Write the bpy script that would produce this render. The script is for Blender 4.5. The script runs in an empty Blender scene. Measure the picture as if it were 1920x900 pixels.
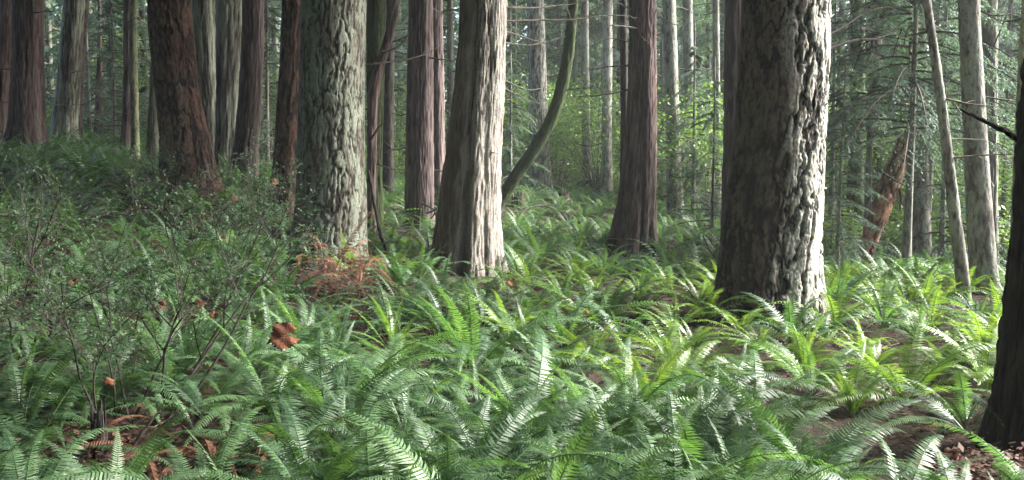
import bpy, math, random
import numpy as np
from mathutils import Vector, Matrix

HAZE = .0012
random.seed(7)
RNG = np.random.default_rng(7)
scene = bpy.context.scene
COL = scene.collection
pi = math.pi

# ------------------------------------------------------------------ camera
CAMH = 1.5
F = 1844.0
TH = math.atan(150 / F)
cam_d = bpy.data.cameras.new("camera")
cam = bpy.data.objects.new("camera", cam_d)
COL.objects.link(cam)
cam.location = (0, 0, CAMH)
cam.rotation_euler = (pi / 2 - TH, 0, 0)
cam_d.sensor_width = 36
cam_d.lens = 36 * F / 1920
cam_d.clip_end = 2000
cam_d.clip_start = 0.05
scene.camera = cam


def at(px, py, Y):
    """point of the world seen at photo pixel (px, py), Y metres ahead"""
    u = (px - 960) / F
    v = (450 - py) / F
    dy = math.cos(TH) + v * math.sin(TH)
    dz = -math.sin(TH) + v * math.cos(TH)
    t = Y / dy
    return np.array((u * t, Y, CAMH + dz * t))


def to_px(P):
    P = np.atleast_2d(P)
    d = P - np.array((0, 0, CAMH))
    c = d[:, 1] * math.cos(TH) - d[:, 2] * math.sin(TH)
    w = d[:, 1] * math.sin(TH) + d[:, 2] * math.cos(TH)
    c = np.maximum(c, .05)
    return 960 + F * d[:, 0] / c, 450 - F * w / c


# ------------------------------------------------------------------ noise
def _h(ix, iy, iz, s):
    n = (ix.astype(np.int64) * 374761393 + iy.astype(np.int64) * 668265263 + iz.astype(np.int64) * 2147483647 + s * 974711) & 0xFFFFFFFF
    n = ((n ^ (n >> 13)) * 1274126177) & 0xFFFFFFFF
    n = ((n ^ (n >> 16)) * 2246822519) & 0xFFFFFFFF
    return ((n ^ (n >> 15)) & 0xFFFFFF) / float(0xFFFFFF)


def vnoise(x, y, z, s=0):
    ix, iy, iz = np.floor(x), np.floor(y), np.floor(z)
    fx, fy, fz = x - ix, y - iy, z - iz
    fx, fy, fz = [f * f * (3 - 2 * f) for f in (fx, fy, fz)]
    r = 0
    for a in (0, 1):
        for b in (0, 1):
            for c in (0, 1):
                w = (fx if a else 1 - fx) * (fy if b else 1 - fy) * (fz if c else 1 - fz)
                r = r + w * _h(ix + a, iy + b, iz + c, s)
    return r * 2 - 1


def fbm(x, y, z, s=0, o=4):
    a, t, r = 1.0, 0.0, 0
    for k in range(o):
        r = r + a * vnoise(x * 2 ** k, y * 2 ** k, z * 2 ** k, s + k)
        t += a
        a *= .5
    return r / t


def worley(u, v, per, s=0):
    """F1, F2 of a 2-D cell pattern, periodic in u"""
    iu, iv = np.floor(u), np.floor(v)
    f1 = np.full(u.shape, 9.0)
    f2 = np.full(u.shape, 9.0)
    for a in (-1, 0, 1):
        for b in (-1, 0, 1):
            cu, cv = iu + a, iv + b
            wu = np.mod(cu, per)
            pu = cu + .1 + .8 * _h(wu, cv, wu * 0, s)
            pv = cv + .1 + .8 * _h(wu, cv, wu * 0 + 1, s)
            d = np.hypot(pu - u, pv - v)
            f2 = np.where(d < f1, f1, np.minimum(f2, d))
            f1 = np.minimum(f1, d)
    return f1, f2


# ------------------------------------------------------------------ mesh helpers
def mesh(name, V, polys, mats, midx=None, smooth=False, attr=None):
    """polys: list of integer arrays (n,3) / (n,4)"""
    V = np.asarray(V, dtype=np.float32)
    polys = [np.asarray(p, dtype=np.int32) for p in polys if len(p)]
    me = bpy.data.meshes.new(name)
    nl = sum(p.size for p in polys)
    npoly = sum(len(p) for p in polys)
    me.vertices.add(len(V))
    me.vertices.foreach_set("co", V.ravel())
    me.loops.add(nl)
    me.loops.foreach_set("vertex_index", np.concatenate([p.ravel() for p in polys]))
    me.polygons.add(npoly)
    tot = np.concatenate([np.full(len(p), p.shape[1], np.int32) for p in polys])
    st = np.concatenate([[0], np.cumsum(tot)[:-1]]).astype(np.int32)
    me.polygons.foreach_set("loop_start", st)
    try:
        me.polygons.foreach_set("loop_total", tot)
    except Exception:
        pass
    for m in (mats if isinstance(mats, (list, tuple)) else [mats]):
        me.materials.append(m)
    if midx is not None:
        me.polygons.foreach_set("material_index", np.concatenate([np.full(len(p), i, np.int32) if np.isscalar(i) else np.asarray(i, np.int32) for p, i in zip(polys, midx)]))
    me.polygons.foreach_set("use_smooth", np.full(npoly, smooth, dtype=bool))
    me.update(calc_edges=True)
    if attr is not None:
        for k, a in attr.items():
            at_ = me.attributes.new(k, 'FLOAT', 'POINT')
            at_.data.foreach_set("value", np.asarray(a, np.float32))
    return me


class MB:
    """collects vertices and faces"""

    def __init__(self):
        self.V, self.P, self.M, self.n = [], [], [], 0

    def add(self, V, polys, m=0):
        V = np.asarray(V, float)
        for p in polys:
            if len(p):
                self.P.append(np.asarray(p, np.int64) + self.n)
                self.M.append(m)
        self.V.append(V)
        self.n += len(V)

    def mesh(self, name, mats, smooth=False):
        return mesh(name, np.concatenate(self.V), self.P, mats, self.M, smooth)


def obj(name, me, parent=None, loc=None, rot=None, scale=None):
    o = bpy.data.objects.new(name, me)
    COL.objects.link(o)
    if parent is not None:
        o.parent = parent
    if loc is not None:
        o.location = loc
    if rot is not None:
        o.rotation_euler = rot
    if scale is not None:
        o.scale = (scale,) * 3 if np.isscalar(scale) else scale
    return o


def tag(o, label=None, cat=None, group=None, kind=None):
    if label:
        o["label"] = label
    if cat:
        o["category"] = cat
    if group:
        o["group"] = group
    if kind:
        o["kind"] = kind
    return o


def thing(name, label, cat, loc, group=None, rot=None):
    return tag(obj(name, None, loc=loc, rot=rot), label, cat, group)


def tube(pts, radii, sides=5, seed=0, rough=0.0):
    pts = np.asarray(pts, float)
    n = len(pts)
    radii = np.broadcast_to(np.asarray(radii, float), (n,))
    T = np.gradient(pts, axis=0)
    T /= np.linalg.norm(T, axis=1)[:, None] + 1e-9
    ref = np.array((.31, .55, .77))
    A = np.cross(T, ref)
    A /= np.linalg.norm(A, axis=1)[:, None] + 1e-9
    B = np.cross(T, A)
    th = np.arange(sides) * 2 * pi / sides
    R = radii[:, None] * np.ones(sides)
    if rough:
        rr = np.random.default_rng(seed)
        R = R * (1 + rough * rr.uniform(-1, 1, R.shape))
    V = pts[:, None, :] + R[..., None] * (np.cos(th)[None, :, None] * A[:, None, :] + np.sin(th)[None, :, None] * B[:, None, :])
    i = np.arange(n - 1)[:, None] * sides
    j = np.arange(sides)[None, :]
    k = (j + 1) % sides
    q = np.stack([i + j, i + k, i + sides + k, i + sides + j], -1).reshape(-1, 4)
    V = V.reshape(-1, 3)
    caps = []
    V = np.concatenate([V, pts[-1:], pts[:1]])
    e, s0 = n * sides, n * sides + 1
    jj = np.arange(sides)
    kk = (jj + 1) % sides
    caps = np.concatenate([np.stack([(n - 1) * sides + jj, (n - 1) * sides + kk, np.full(sides, e)], -1), np.stack([kk, jj, np.full(sides, s0)], -1)])
    return V, [q, caps]


def kites(pos, d, up, ln, wd, belly=.45):
    side = np.cross(d, up)
    side /= np.linalg.norm(side, axis=1)[:, None] + 1e-9
    ln = np.asarray(ln)[:, None]
    wd = np.asarray(wd)[:, None]
    mid = pos + d * ln * belly
    V = np.stack([pos, mid + side * wd / 2, pos + d * ln, mid - side * wd / 2], 1).reshape(-1, 3)
    q = np.arange(len(pos) * 4).reshape(-1, 4)
    return V, q


def norm(a):
    return a / (np.linalg.norm(a, axis=-1, keepdims=True) + 1e-9)


# ------------------------------------------------------------------ materials
def newmat(name):
    m = bpy.data.materials.new(name)
    m.use_nodes = True
    nt = m.node_tree
    nt.nodes.clear()
    out = nt.nodes.new("ShaderNodeOutputMaterial")
    return m, nt, out


def nd(nt, t, **kw):
    n = nt.nodes.new(t)
    for k, v in kw.items():
        if k.startswith("i_"):
            n.inputs[k[2:].replace("_", " ")].default_value = v
        else:
            setattr(n, k, v)
    return n


def c4(c):
    return (c[0], c[1], c[2], 1)


def ramp(nt, fac, stops):
    r = nt.nodes.new("ShaderNodeValToRGB")
    e = r.color_ramp.elements
    while len(e) > 1:
        e.remove(e[-1])
    e[0].position = stops[0][0]
    e[0].color = c4(stops[0][1])
    for p, c in stops[1:]:
        x = e.new(p)
        x.color = c4(c)
    nt.links.new(fac, r.inputs[0])
    return r.outputs[0]


def mixc(nt, fac, a, b, mode='MIX'):
    m = nt.nodes.new("ShaderNodeMix")
    m.data_type = 'RGBA'
    m.blend_type = mode
    for s, v in ((0, fac), (6, a), (7, b)):
        if hasattr(v, "links"):
            nt.links.new(v, m.inputs[s])
        else:
            m.inputs[s].default_value = v if s == 0 else c4(v)
    return m.outputs[2]


def maprange(nt, v, a, b, c=0, d=1):
    n = nt.nodes.new("ShaderNodeMapRange")
    nt.links.new(v, n.inputs[0])
    for i, x in enumerate((a, b, c, d)):
        n.inputs[i + 1].default_value = x
    return n.outputs[0]


def math2(nt, op, a, b):
    n = nt.nodes.new("ShaderNodeMath")
    n.operation = op
    for i, v in ((0, a), (1, b)):
        if hasattr(v, "links"):
            nt.links.new(v, n.inputs[i])
        else:
            n.inputs[i].default_value = v
    return n.outputs[0]


def noise_at(nt, scale=(1, 1, 1), s=1.0, detail=4, rough=.6, distort=0.0):
    tc = nt.nodes.new("ShaderNodeTexCoord")
    mp = nt.nodes.new("ShaderNodeMapping")
    mp.inputs["Scale"].default_value = scale
    nt.links.new(tc.outputs["Object"], mp.inputs[0])
    n = nd(nt, "ShaderNodeTexNoise", i_Scale=s, i_Detail=detail, i_Roughness=rough, i_Distortion=distort)
    nt.links.new(mp.outputs[0], n.inputs["Vector"])
    return n.outputs["Fac"]


def bark_mat(name, furrow, ridge, lichen, amt, stretch=.12, fine=28, lscale=5.0, rough=.85, side=False):
    m, nt, out = newmat(name)
    at_ = nd(nt, "ShaderNodeAttribute", attribute_name="ridge")
    b = nd(nt, "ShaderNodeBsdfPrincipled", i_Roughness=rough)
    b.inputs["Specular IOR Level"].default_value = .25
    n1 = noise_at(nt, (1, 1, stretch), fine, 5, .65, .3)
    f = math2(nt, 'ADD', at_.outputs["Fac"], maprange(nt, n1, .3, .7, -.33, .33))
    col = ramp(nt, f, [(.05, [c * .45 for c in furrow]), (.35, furrow), (.8, ridge), (1, [min(1, c * 1.25) for c in ridge])])
    # lichen / moss sits on the outer faces of the bark in streaky patches
    n2 = noise_at(nt, (1, 1, .28), lscale, 6, .62, .4)
    lm = maprange(nt, n2, .64 - amt * .36, .72 - amt * .30)
    n4 = noise_at(nt, (1, 1, .7), 60, 3, .7)
    lm = math2(nt, 'MULTIPLY', lm, maprange(nt, n4, .3, .62, .15, 1))
    lm = math2(nt, 'MULTIPLY', lm, maprange(nt, f, .12, .5))
    if side:      # kept to the sunlit side: part lichen, part painted light and shade
        a2 = nd(nt, "ShaderNodeAttribute", attribute_name="lit_side_growth")
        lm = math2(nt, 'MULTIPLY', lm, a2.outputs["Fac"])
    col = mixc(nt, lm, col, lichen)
    n3 = noise_at(nt, (1, 1, .35), 1.7, 3, .6)
    col = mixc(nt, maprange(nt, n3, .4, .75, 0, .3), col, [c * .55 for c in furrow], 'MIX')
    nt.links.new(col, b.inputs["Base Color"])
    bp = nd(nt, "ShaderNodeBump", i_Strength=.9, i_Distance=.016)
    nt.links.new(n1, bp.inputs["Height"])
    nt.links.new(bp.outputs[0], b.inputs["Normal"])
    nt.links.new(b.outputs[0], out.inputs[0])
    return m


def leaf_mat(name, dark, light, trans, tfac=.35, rough=.42, spec=.5, vscale=3.0):
    m, nt, out = newmat(name)
    oi = nd(nt, "ShaderNodeObjectInfo")
    ge = nd(nt, "ShaderNodeNewGeometry")
    n = noise_at(nt, (1, 1, 1), vscale, 3, .6)
    f = math2(nt, 'ADD', math2(nt, 'MULTIPLY', oi.outputs["Random"], .45), math2(nt, 'MULTIPLY', ge.outputs["Random Per Island"], .3))
    f = math2(nt, 'ADD', f, maprange(nt, n, .3, .7, -.2, .45))
    col = ramp(nt, f, [(0.1, dark), (.9, light)])
    tcol = mixc(nt, 1.0, col, trans, 'MULTIPLY')
    b = nd(nt, "ShaderNodeBsdfPrincipled", i_Roughness=rough)
    b.inputs["Specular IOR Level"].default_value = spec
    nt.links.new(col, b.inputs["Base Color"])
    t = nd(nt, "ShaderNodeBsdfTranslucent")
    nt.links.new(tcol, t.inputs[0])
    mx = nd(nt, "ShaderNodeMixShader")
    mx.inputs[0].default_value = tfac
    nt.links.new(b.outputs[0], mx.inputs[1])
    nt.links.new(t.outputs[0], mx.inputs[2])
    nt.links.new(mx.outputs[0], out.inputs[0])
    return m


def plain_mat(name, a, b_, s=8.0, rough=.85, bump=.3, scale=(1, 1, 1)):
    m, nt, out = newmat(name)
    b = nd(nt, "ShaderNodeBsdfPrincipled", i_Roughness=rough)
    b.inputs["Specular IOR Level"].default_value = .25
    n = noise_at(nt, scale, s, 5, .65)
    nt.links.new(ramp(nt, n, [(.3, a), (.7, b_)]), b.inputs["Base Color"])
    bp = nd(nt, "ShaderNodeBump", i_Strength=bump, i_Distance=.02)
    nt.links.new(n, bp.inputs["Height"])
    nt.links.new(bp.outputs[0], b.inputs["Normal"])
    nt.links.new(b.outputs[0], out.inputs[0])
    return m


BARK = dict(
    fir_lichen=bark_mat("bark fir lichen", (.05, .042, .032), (.135, .125, .10), (.23, .265, .20), .62, .3, 24, 7),
    fir_big=bark_mat("bark fir old", (.022, .011, .008), (.125, .085, .064), (.46, .465, .41), .95, .3, 24, 6, side=True),  # one-sided lichen; its pale and dark tones also paint the lit edge
    fir_brown=bark_mat("bark fir brown", (.03, .016, .011), (.125, .066, .046), (.14, .12, .09), .22, .3, 26, 5),
    cedar_pale=bark_mat("bark cedar pale", (.065, .046, .036), (.15, .115, .09), (.37, .35, .31), 1.25, .08, 34, 3, side=True),  # silver on the lit side, brown on the shaded side, painted in
    cedar_red=bark_mat("bark cedar red", (.042, .027, .024), (.15, .10, .09), (.20, .20, .16), .25, .06, 34, 3),
    cedar_purple=bark_mat("bark cedar purple", (.05, .035, .033), (.165, .122, .115), (.22, .20, .17), .22, .06, 36, 3),
    cedar_grey=bark_mat("bark cedar grey", (.07, .06, .048), (.24, .225, .185), (.30, .34, .25), .55, .05, 32, 3),
    hemlock=bark_mat("bark hemlock", (.07, .062, .053), (.21, .195, .17), (.27, .30, .24), .50, .4, 30, 5),
    hemlock_pale=bark_mat("bark hemlock pale", (.12, .105, .09), (.36, .335, .295), (.38, .41, .34), .45, .4, 30, 5),
    moss=bark_mat("bark moss", (.02, .02, .012), (.05, .055, .03), (.045, .075, .018), 1.1, .4, 26, 4),
    pole=bark_mat("bark pole", (.10, .095, .06), (.25, .25, .16), (.28, .31, .17), .6, .5, 30, 4),
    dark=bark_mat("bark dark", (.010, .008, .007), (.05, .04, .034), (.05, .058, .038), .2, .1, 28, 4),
    rotten=bark_mat("rotten wood", (.09, .042, .026), (.32, .17, .105), (.20, .22, .13), .22, .25, 20, 4),
)
M_TWIG = plain_mat("dead twig", (.05, .042, .034), (.13, .115, .095), 20)
M_TWIGD = plain_mat("dark twig", (.018, .014, .012), (.05, .04, .034), 20)
M_TWIGB = plain_mat("black twig", (.003, .0025, .002), (.009, .007, .006), 20)
M_TWIGB.node_tree.nodes['Principled BSDF'].inputs['Specular IOR Level'].default_value = .05
M_BRANCHWOOD = plain_mat("branch wood", (.04, .03, .025), (.09, .07, .055), 12)
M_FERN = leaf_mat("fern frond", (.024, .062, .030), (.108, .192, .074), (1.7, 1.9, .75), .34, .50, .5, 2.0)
M_FERNY = leaf_mat("fern frond young backlit", (.06, .13, .025), (.15, .24, .05), (1.6, 1.6, .6), .38, .42, .5, 2.0)  # yellower base colour paints light glowing through, besides young fronds
M_FERND = leaf_mat("fern frond dead", (.10, .042, .026), (.27, .14, .085), (1.2, 1, .8), .25, .7, .2, 4.0)
M_HEM = leaf_mat("hemlock needles", (.042, .076, .054), (.125, .18, .125), (1.4, 1.6, .8), .30, .65, .2, 1.2)
M_CED = leaf_mat("cedar sprays", (.045, .078, .062), (.125, .18, .145), (1.3, 1.5, .8), .30, .65, .2, 1.2)
M_BROAD = leaf_mat("broad leaves", (.07, .135, .04), (.18, .27, .09), (1.5, 1.6, .7), .45, .45, .4, 2.0)
M_HUCK = leaf_mat("huckleberry leaves", (.055, .105, .062), (.13, .20, .12), (1.3, 1.5, .8), .35, .7, .15, 3.0)
M_LITTER = leaf_mat("dead leaves", (.018, .010, .007), (.105, .052, .032), (1.2, 1, .8), .15, .75, .25, 1.0)
M_MAPLE = leaf_mat("maple leaf", (.17, .065, .038), (.34, .15, .09), (1.2, 1, .8), .4, .7, .2, 14.0)


def ground_mat():
    m, nt, out = newmat("forest floor")
    b = nd(nt, "ShaderNodeBsdfPrincipled", i_Roughness=.95)
    b.inputs["Specular IOR Level"].default_value = .15
    n1 = noise_at(nt, (1, 1, 1), 22, 6, .7)
    n2 = noise_at(nt, (1, 1, 1), 1.1, 4, .6)
    col = ramp(nt, n1, [(.3, (.010, .007, .005)), (.55, (.032, .019, .014)), (.75, (.08, .045, .032))])
    col = mixc(nt, maprange(nt, n2, .5, .68, 0, .6), col, (.035, .05, .018))
    nt.links.new(col, b.inputs["Base Color"])
    bp = nd(nt, "ShaderNodeBump", i_Strength=.8, i_Distance=.04)
    nt.links.new(n1, bp.inputs["Height"])
    nt.links.new(bp.outputs[0], b.inputs["Normal"])
    nt.links.new(b.outputs[0], out.inputs[0])
    return m


# ------------------------------------------------------------------ ground
GC = [(0, 0, 0), (-5, 0, .1), (5, 0, 0), (0, 4.5, 0), (3, 4.5, -.02), (-3, 4.5, .08), (-6, 4.5, .3), (6, 5, -.05), (10, 4, -.1), (-10, 3, .5),
      (-3, 6.5, .3), (-1.2, 6.5, .08), (-5, 8, .75), (-3.2, 9, .62), (-7, 11, 1.12), (-9.5, 18, 1.55), (-4.5, 13, 1.12), (-4.0, 15, 1.12), (-3.1, 13, .8),
      (-2.0, 11, .28), (-1.5, 16, .3), (-.5, 11.5, .12), (1.8, 15, .12), (2.4, 9, .08), (5.1, 10.5, -.15), (3.5, 21, .25), (.8, 26, .52),
      (2.6, 27, .42), (6.2, 15, -.1), (5, 14, -.08), (4.8, 5, -.02), (-10, 22, 1.9), (0, 40, .9), (-15, 40, 3.0), (15, 40, .5), (9, 25, 0), (14, 12, -.2),
      (0, 70, 1.6), (-30, 70, 4), (30, 70, 1), (-16, 14, 1.9), (25, 25, .2), (-25, 30, 3.2), (0, -15, -.2), (20, -10, -.2), (-20, -10, .5), (-40, 10, 3), (40, 10, 0)]
GC = np.array(GC, float)


def _solve():
    d = np.hypot(GC[:, None, 0] - GC[None, :, 0], GC[:, None, 1] - GC[None, :, 1])
    K = d + np.eye(len(GC)) * -.05
    Pm = np.c_[np.ones(len(GC)), GC[:, :2]]
    A = np.block([[K, Pm], [Pm.T, np.zeros((3, 3))]])
    return np.linalg.solve(A, np.r_[GC[:, 2], 0, 0, 0])


GW = _solve()


def gz(x, y):
    x = np.asarray(x, float)
    y = np.asarray(y, float)
    r = GW[-3] + GW[-2] * x + GW[-1] * y
    for (a, b, _), w in zip(GC, GW):
        r = r + w * np.sqrt((x - a) ** 2 + (y - b) ** 2 + .15)
    r = r + .10 * fbm(x * .55, y * .55, x * 0, 5, 3) + .03 * fbm(x * 2.3, y * 2.3, x * 0, 9, 3)
    return r


def build_ground():
    a = np.unique(np.concatenate([np.linspace(-160, -14, 40), np.linspace(-14, 14, 225), np.linspace(14, 160, 40)]))
    b = np.unique(np.concatenate([np.linspace(-60, 2, 20), np.linspace(2, 24, 200), np.linspace(24, 200, 70)]))
    X, Y = np.meshgrid(a, b)
    Z = gz(X, Y)
    V = np.stack([X, Y, Z], -1).reshape(-1, 3)
    n, m = len(b), len(a)
    i = np.arange(n - 1)[:, None] * m
    j = np.arange(m - 1)[None, :]
    q = np.stack([i + j, i + j + 1, i + m + j + 1, i + m + j], -1).reshape(-1, 4)
    o = obj("ground", mesh("ground", V, [q], ground_mat(), smooth=True))
    tag(o, kind="structure", label="brown forest floor under the ferns")


build_ground()


# ------------------------------------------------------------------ trunks
def spline(P, n_per=12):
    P = np.asarray(P, float)
    k = np.arange(len(P))
    m = np.gradient(P, axis=0) if len(P) > 2 else np.repeat(P[1:] - P[:1], 2, 0)
    out = []
    for i in range(len(P) - 1):
        t = np.linspace(0, 1, n_per, endpoint=False)[:, None]
        h00, h10, h01, h11 = 2 * t ** 3 - 3 * t ** 2 + 1, t ** 3 - 2 * t ** 2 + t, -2 * t ** 3 + 3 * t ** 2, t ** 3 - t ** 2
        out.append(h00 * P[i] + h10 * m[i] + h01 * P[i + 1] + h11 * m[i + 1])
    out.append(P[-1:])
    return np.concatenate(out)


def trunk(Y, pts, kind, H, nu, dz, seed, amp=1.0, flute=0.0, dyl=0.0, stop=False, fsc=1.0, grooves=()):
    """pts from the top of the photo down: (px, py, width px). Returns mesh arrays local to the base, and the base"""
    S = []
    for px, py, w in pts[::-1]:
        p = at(px, py, Y)
        S.append((p[0], p[1], p[2], .5 * w * Y / F))
    S = np.array(S)
    b = S[0].copy()
    dirb = (S[1] - S[0]) / max(abs(S[1, 2] - S[0, 2]), .05)
    g = float(gz(b[0], b[1]))
    low = b.copy()
    dz0 = max(b[2] - (g - .35), .1)
    low[:3] = b[:3] - dirb[:3] * dz0
    low[3] = b[3] * (1 + min(.35, .25 * dz0))
    S = np.vstack([low, S])
    if not stop:
        t = S[-1] - S[-2]
        t = t / np.linalg.norm(t[:3])
        t[3] = 0
        up = np.array((t[0] * .5, dyl, 1, 0))
        last = S[-1]
        hh = max(H - last[2], 1.5)
        for f_, rr in ((.12, .96), (.45, .75), (1, .28)):
            k = up * hh * f_
            S = np.vstack([S, last + np.r_[k[:3], 0]])
            S[-1, 3] = last[3] * rr
    D = spline(S, 16)
    d = np.r_[0, np.cumsum(np.linalg.norm(np.diff(D[:, :3], axis=0), axis=1))]
    zin = 1.5 + 320 / F * Y * 1.05
    vis = d[np.argmax(D[:, 2] > zin)] if (D[:, 2] > zin).any() else d[-1]
    s = np.unique(np.concatenate([np.arange(0, vis, dz), np.linspace(vis, d[-1], max(3, int((d[-1] - vis) / .35)))]))
    C = np.stack([np.interp(s, d, D[:, i]) for i in range(4)], 1)
    T = np.gradient(C[:, :3], axis=0)
    T = norm(T)
    A = norm(np.cross(np.array((0, 1., 0)), T))
    B = np.cross(T, A)
    th = np.arange(nu) * 2 * pi / nu
    TH_, S_ = np.meshgrid(th, s)
    R = C[:, 3][:, None] * np.ones(nu)
    rm = float(np.median(C[:, 3]))
    cx, cy = np.cos(TH_), np.sin(TH_)
    sd = seed * 13.7
    rg = np.random.default_rng(seed)
    low_f = np.clip(1 - (S_ - .3) / (5.0 * rm + .5), 0, 1)
    if flute:
        fl = 0
        for k in (3, 5, 7, 9):
            fl = fl + np.cos(k * TH_ + rg.uniform(0, 6) + .3 * S_ * rg.uniform(-1, 1)) / (1 + .12 * k)
        R = R * (1 + flute * fl * (.25 + .9 * low_f ** 1.3))
    for ga, gw, gb, gt in grooves:
        da = np.angle(np.exp(1j * (TH_ - math.radians(ga) - .10 * np.sin(S_ * 1.3 + ga))))
        R = R * (1 - np.exp(-(da / gw) ** 2) * (gt + (gb - gt) * low_f ** 1.2))
    zg = C[:, 2][:, None] - g
    if rm > .12 and not stop:
        lob = 0
        for k in (3, 4, 6):
            lob = lob + np.cos(k * TH_ + rg.uniform(0, 6)) / 2
        R = R * (1 + np.exp(-np.clip(zg, -.2, 9) / .22) * np.clip(.08 + .12 * lob, 0, .4))
    R = R * (1 + .05 * fbm(cx * 1.3 + sd, cy * 1.3, S_ * .8, seed, 3))
    if kind == 'fir':
        X, Y_ = cx * rm + sd, cy * rm
        w1 = .55 * fbm(X * 9, Y_ * 9, S_ * 6.0, seed + 3, 4)
        w2 = .35 * fbm(X * 22, Y_ * 22, S_ * 12.0, seed + 4, 3)
        q = fsc
        n1 = fbm(X * 9.5 * q + w1, Y_ * 9.5 * q + w1, S_ * 2.3 * q + w1, seed + 1, 4)
        n2 = fbm(X * 24 * q + w2, Y_ * 24 * q - w2, S_ * 7.5 * q + w2, seed + 2, 3)
        fine = fbm(X * 60, Y_ * 60, S_ * 38, seed + 20, 3)
        plate = fbm(X * 5, Y_ * 5, S_ * 2.2, seed + 33, 3)
        e = np.clip(np.abs(n1) / .19, 0, 1)
        e2 = np.clip(np.abs(n2) / .12, 0, 1)
        h = .70 * e + .20 * e2 * e + .16 * fine + .08 * plate
        ridge = np.clip(.78 * e * (.45 + .55 * e2) - .02 + .40 * fine, 0, 1)
        R = R + amp * .042 * (h - .62)
    elif kind == 'cedar':
        w = .5 * fbm(cx * rm * 4 + sd, cy * rm * 4, S_ * .9, seed + 3, 3)
        k1 = fbm(TH_ / (2 * pi) * 0 + cx * rm * 26 + w + sd, cy * rm * 26 + w, S_ * 1.9 + w, seed + 1, 4)
        k2 = fbm(cx * rm * 70 + w, cy * rm * 70 + sd, S_ * 8, seed + 2, 4)
        h = 1 - np.abs(k1) * 2.2
        k3 = fbm(cx * rm * 9 + sd, cy * rm * 9, S_ * .7, seed + 6, 3)
        ridge = np.clip(.36 + .22 * h + .42 * k2 + .55 * k3, 0, 1)
        R = R + amp * (.014 * h + .016 * k2 + .010 * k3)
    else:
        k1 = fbm(cx * rm * 14 + sd, cy * rm * 14, S_ * 6, seed + 1, 4)
        k2 = fbm(cx * rm * 45, cy * rm * 45 + sd, S_ * 16, seed + 2, 4)
        ridge = np.clip(.55 + .5 * k2 + .4 * k1, 0, 1)
        R = R + amp * (.006 * k1 + .005 * k2)
    lit_side_growth = np.clip(.5 + 1.5 * np.cos(TH_ - math.radians(-22)) - (.55 if kind == 'fir' else .30) + .55 * fbm(cx * 5 + sd, cy * 5, S_ * 2.5, seed + 40, 4), 0, 1)  # mask for pale tone on the lit side, painting the light split
    P = C[:, None, :3] + R[..., None] * (cx[..., None] * A[:, None, :] + cy[..., None] * B[:, None, :])
    base = np.array((D[0, 0], D[0, 1], 0.0))
    k0 = np.argmin(np.abs(D[:, 2] - g))
    base = np.array((D[k0, 0], D[k0, 1], g))
    V = P.reshape(-1, 3) - base
    n = len(s)
    i = np.arange(n - 1)[:, None] * nu
    j = np.arange(nu)[None, :]
    k = (j + 1) % nu
    q = np.stack([i + j, i + k, i + nu + k, i + nu + j], -1).reshape(-1, 4)
    V = np.vstack([V, C[-1:, :3] - base + T[-1] * C[-1, 3] * .3])
    jj = np.arange(nu)
    cap = np.stack([(n - 1) * nu + jj, (n - 1) * nu + (jj + 1) % nu, np.full(nu, n * nu)], -1)
    return V, [q, cap], {"ridge": np.r_[ridge.ravel(), .3], "lit_side_growth": np.r_[lit_side_growth.ravel(), .3]}, base, C


# ------------------------------------------------------------------ conifer crowns
def bough_arrays(rg, o, phi, L, lift, drop, nt, nl, lf, wf, hang=.25):
    """one flat drooping bough: axis polyline and leaf kites"""
    t = np.linspace(0, 1, 9)
    r = L * t
    z = L * (lift * t - drop * t ** 2)
    cd = np.array((math.cos(phi), math.sin(phi), 0))
    sd = np.array((-math.sin(phi), math.cos(phi), 0))
    wob = L * .08 * rg.normal() * t ** 2
    ax = o + r[:, None] * cd + wob[:, None] * sd + z[:, None] * np.array((0, 0, 1))
    tt = np.linspace(.12, .98, nt)
    tw_o = np.stack([np.interp(tt, t, ax[:, i]) for i in range(3)], 1)
    tw_o = np.repeat(tw_o, 2, 0)
    sg = np.tile((1, -1), nt)
    ttt = np.repeat(tt, 2)
    lt = L * .46 * (1 - ttt * .85) * rg.uniform(.55, 1.15, 2 * nt) * np.clip(ttt * 4, .3, 1)
    ang = rg.normal(.85, .16, 2 * nt)
    sl = (lift - 2 * drop * ttt)
    td = np.cos(ang)[:, None] * (cd + sl[:, None] * np.array((0, 0, 1))) + (np.sin(ang) * sg)[:, None] * sd
    td[:, 2] += rg.normal(-.12, .12, 2 * nt)
    td = norm(td)
    s = np.linspace(.05, 1, nl)
    s = s[None, :] + rg.uniform(-.04, .04, (2 * nt, nl))
    pos = tw_o[:, None, :] + td[:, None, :] * (lt[:, None] * s)[..., None]
    pos[..., 2] -= hang * lt[:, None] * s ** 2 + rg.uniform(0, .015, s.shape)
    k = np.tile(np.where(np.arange(nl) % 2, 1, -1), (2 * nt, 1)) * rg.uniform(.4, .95, s.shape)
    side = norm(np.cross(td, np.array((0, 0, 1.))))
    d = td[:, None, :] * np.cos(k)[..., None] + side[:, None, :] * np.sin(k)[..., None]
    d[..., 2] -= hang * .6 + rg.uniform(-.15, .2, s.shape)
    d = norm(d).reshape(-1, 3)
    pos = pos.reshape(-1, 3)
    up = norm(np.stack([rg.normal(0, .28, len(d)), rg.normal(0, .28, len(d)), np.ones(len(d))], 1))
    sc = rg.uniform(.6, 1.25, len(d))
    V, q = kites(pos, d, up, lf * sc, wf * sc)
    return ax, V, q


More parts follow.
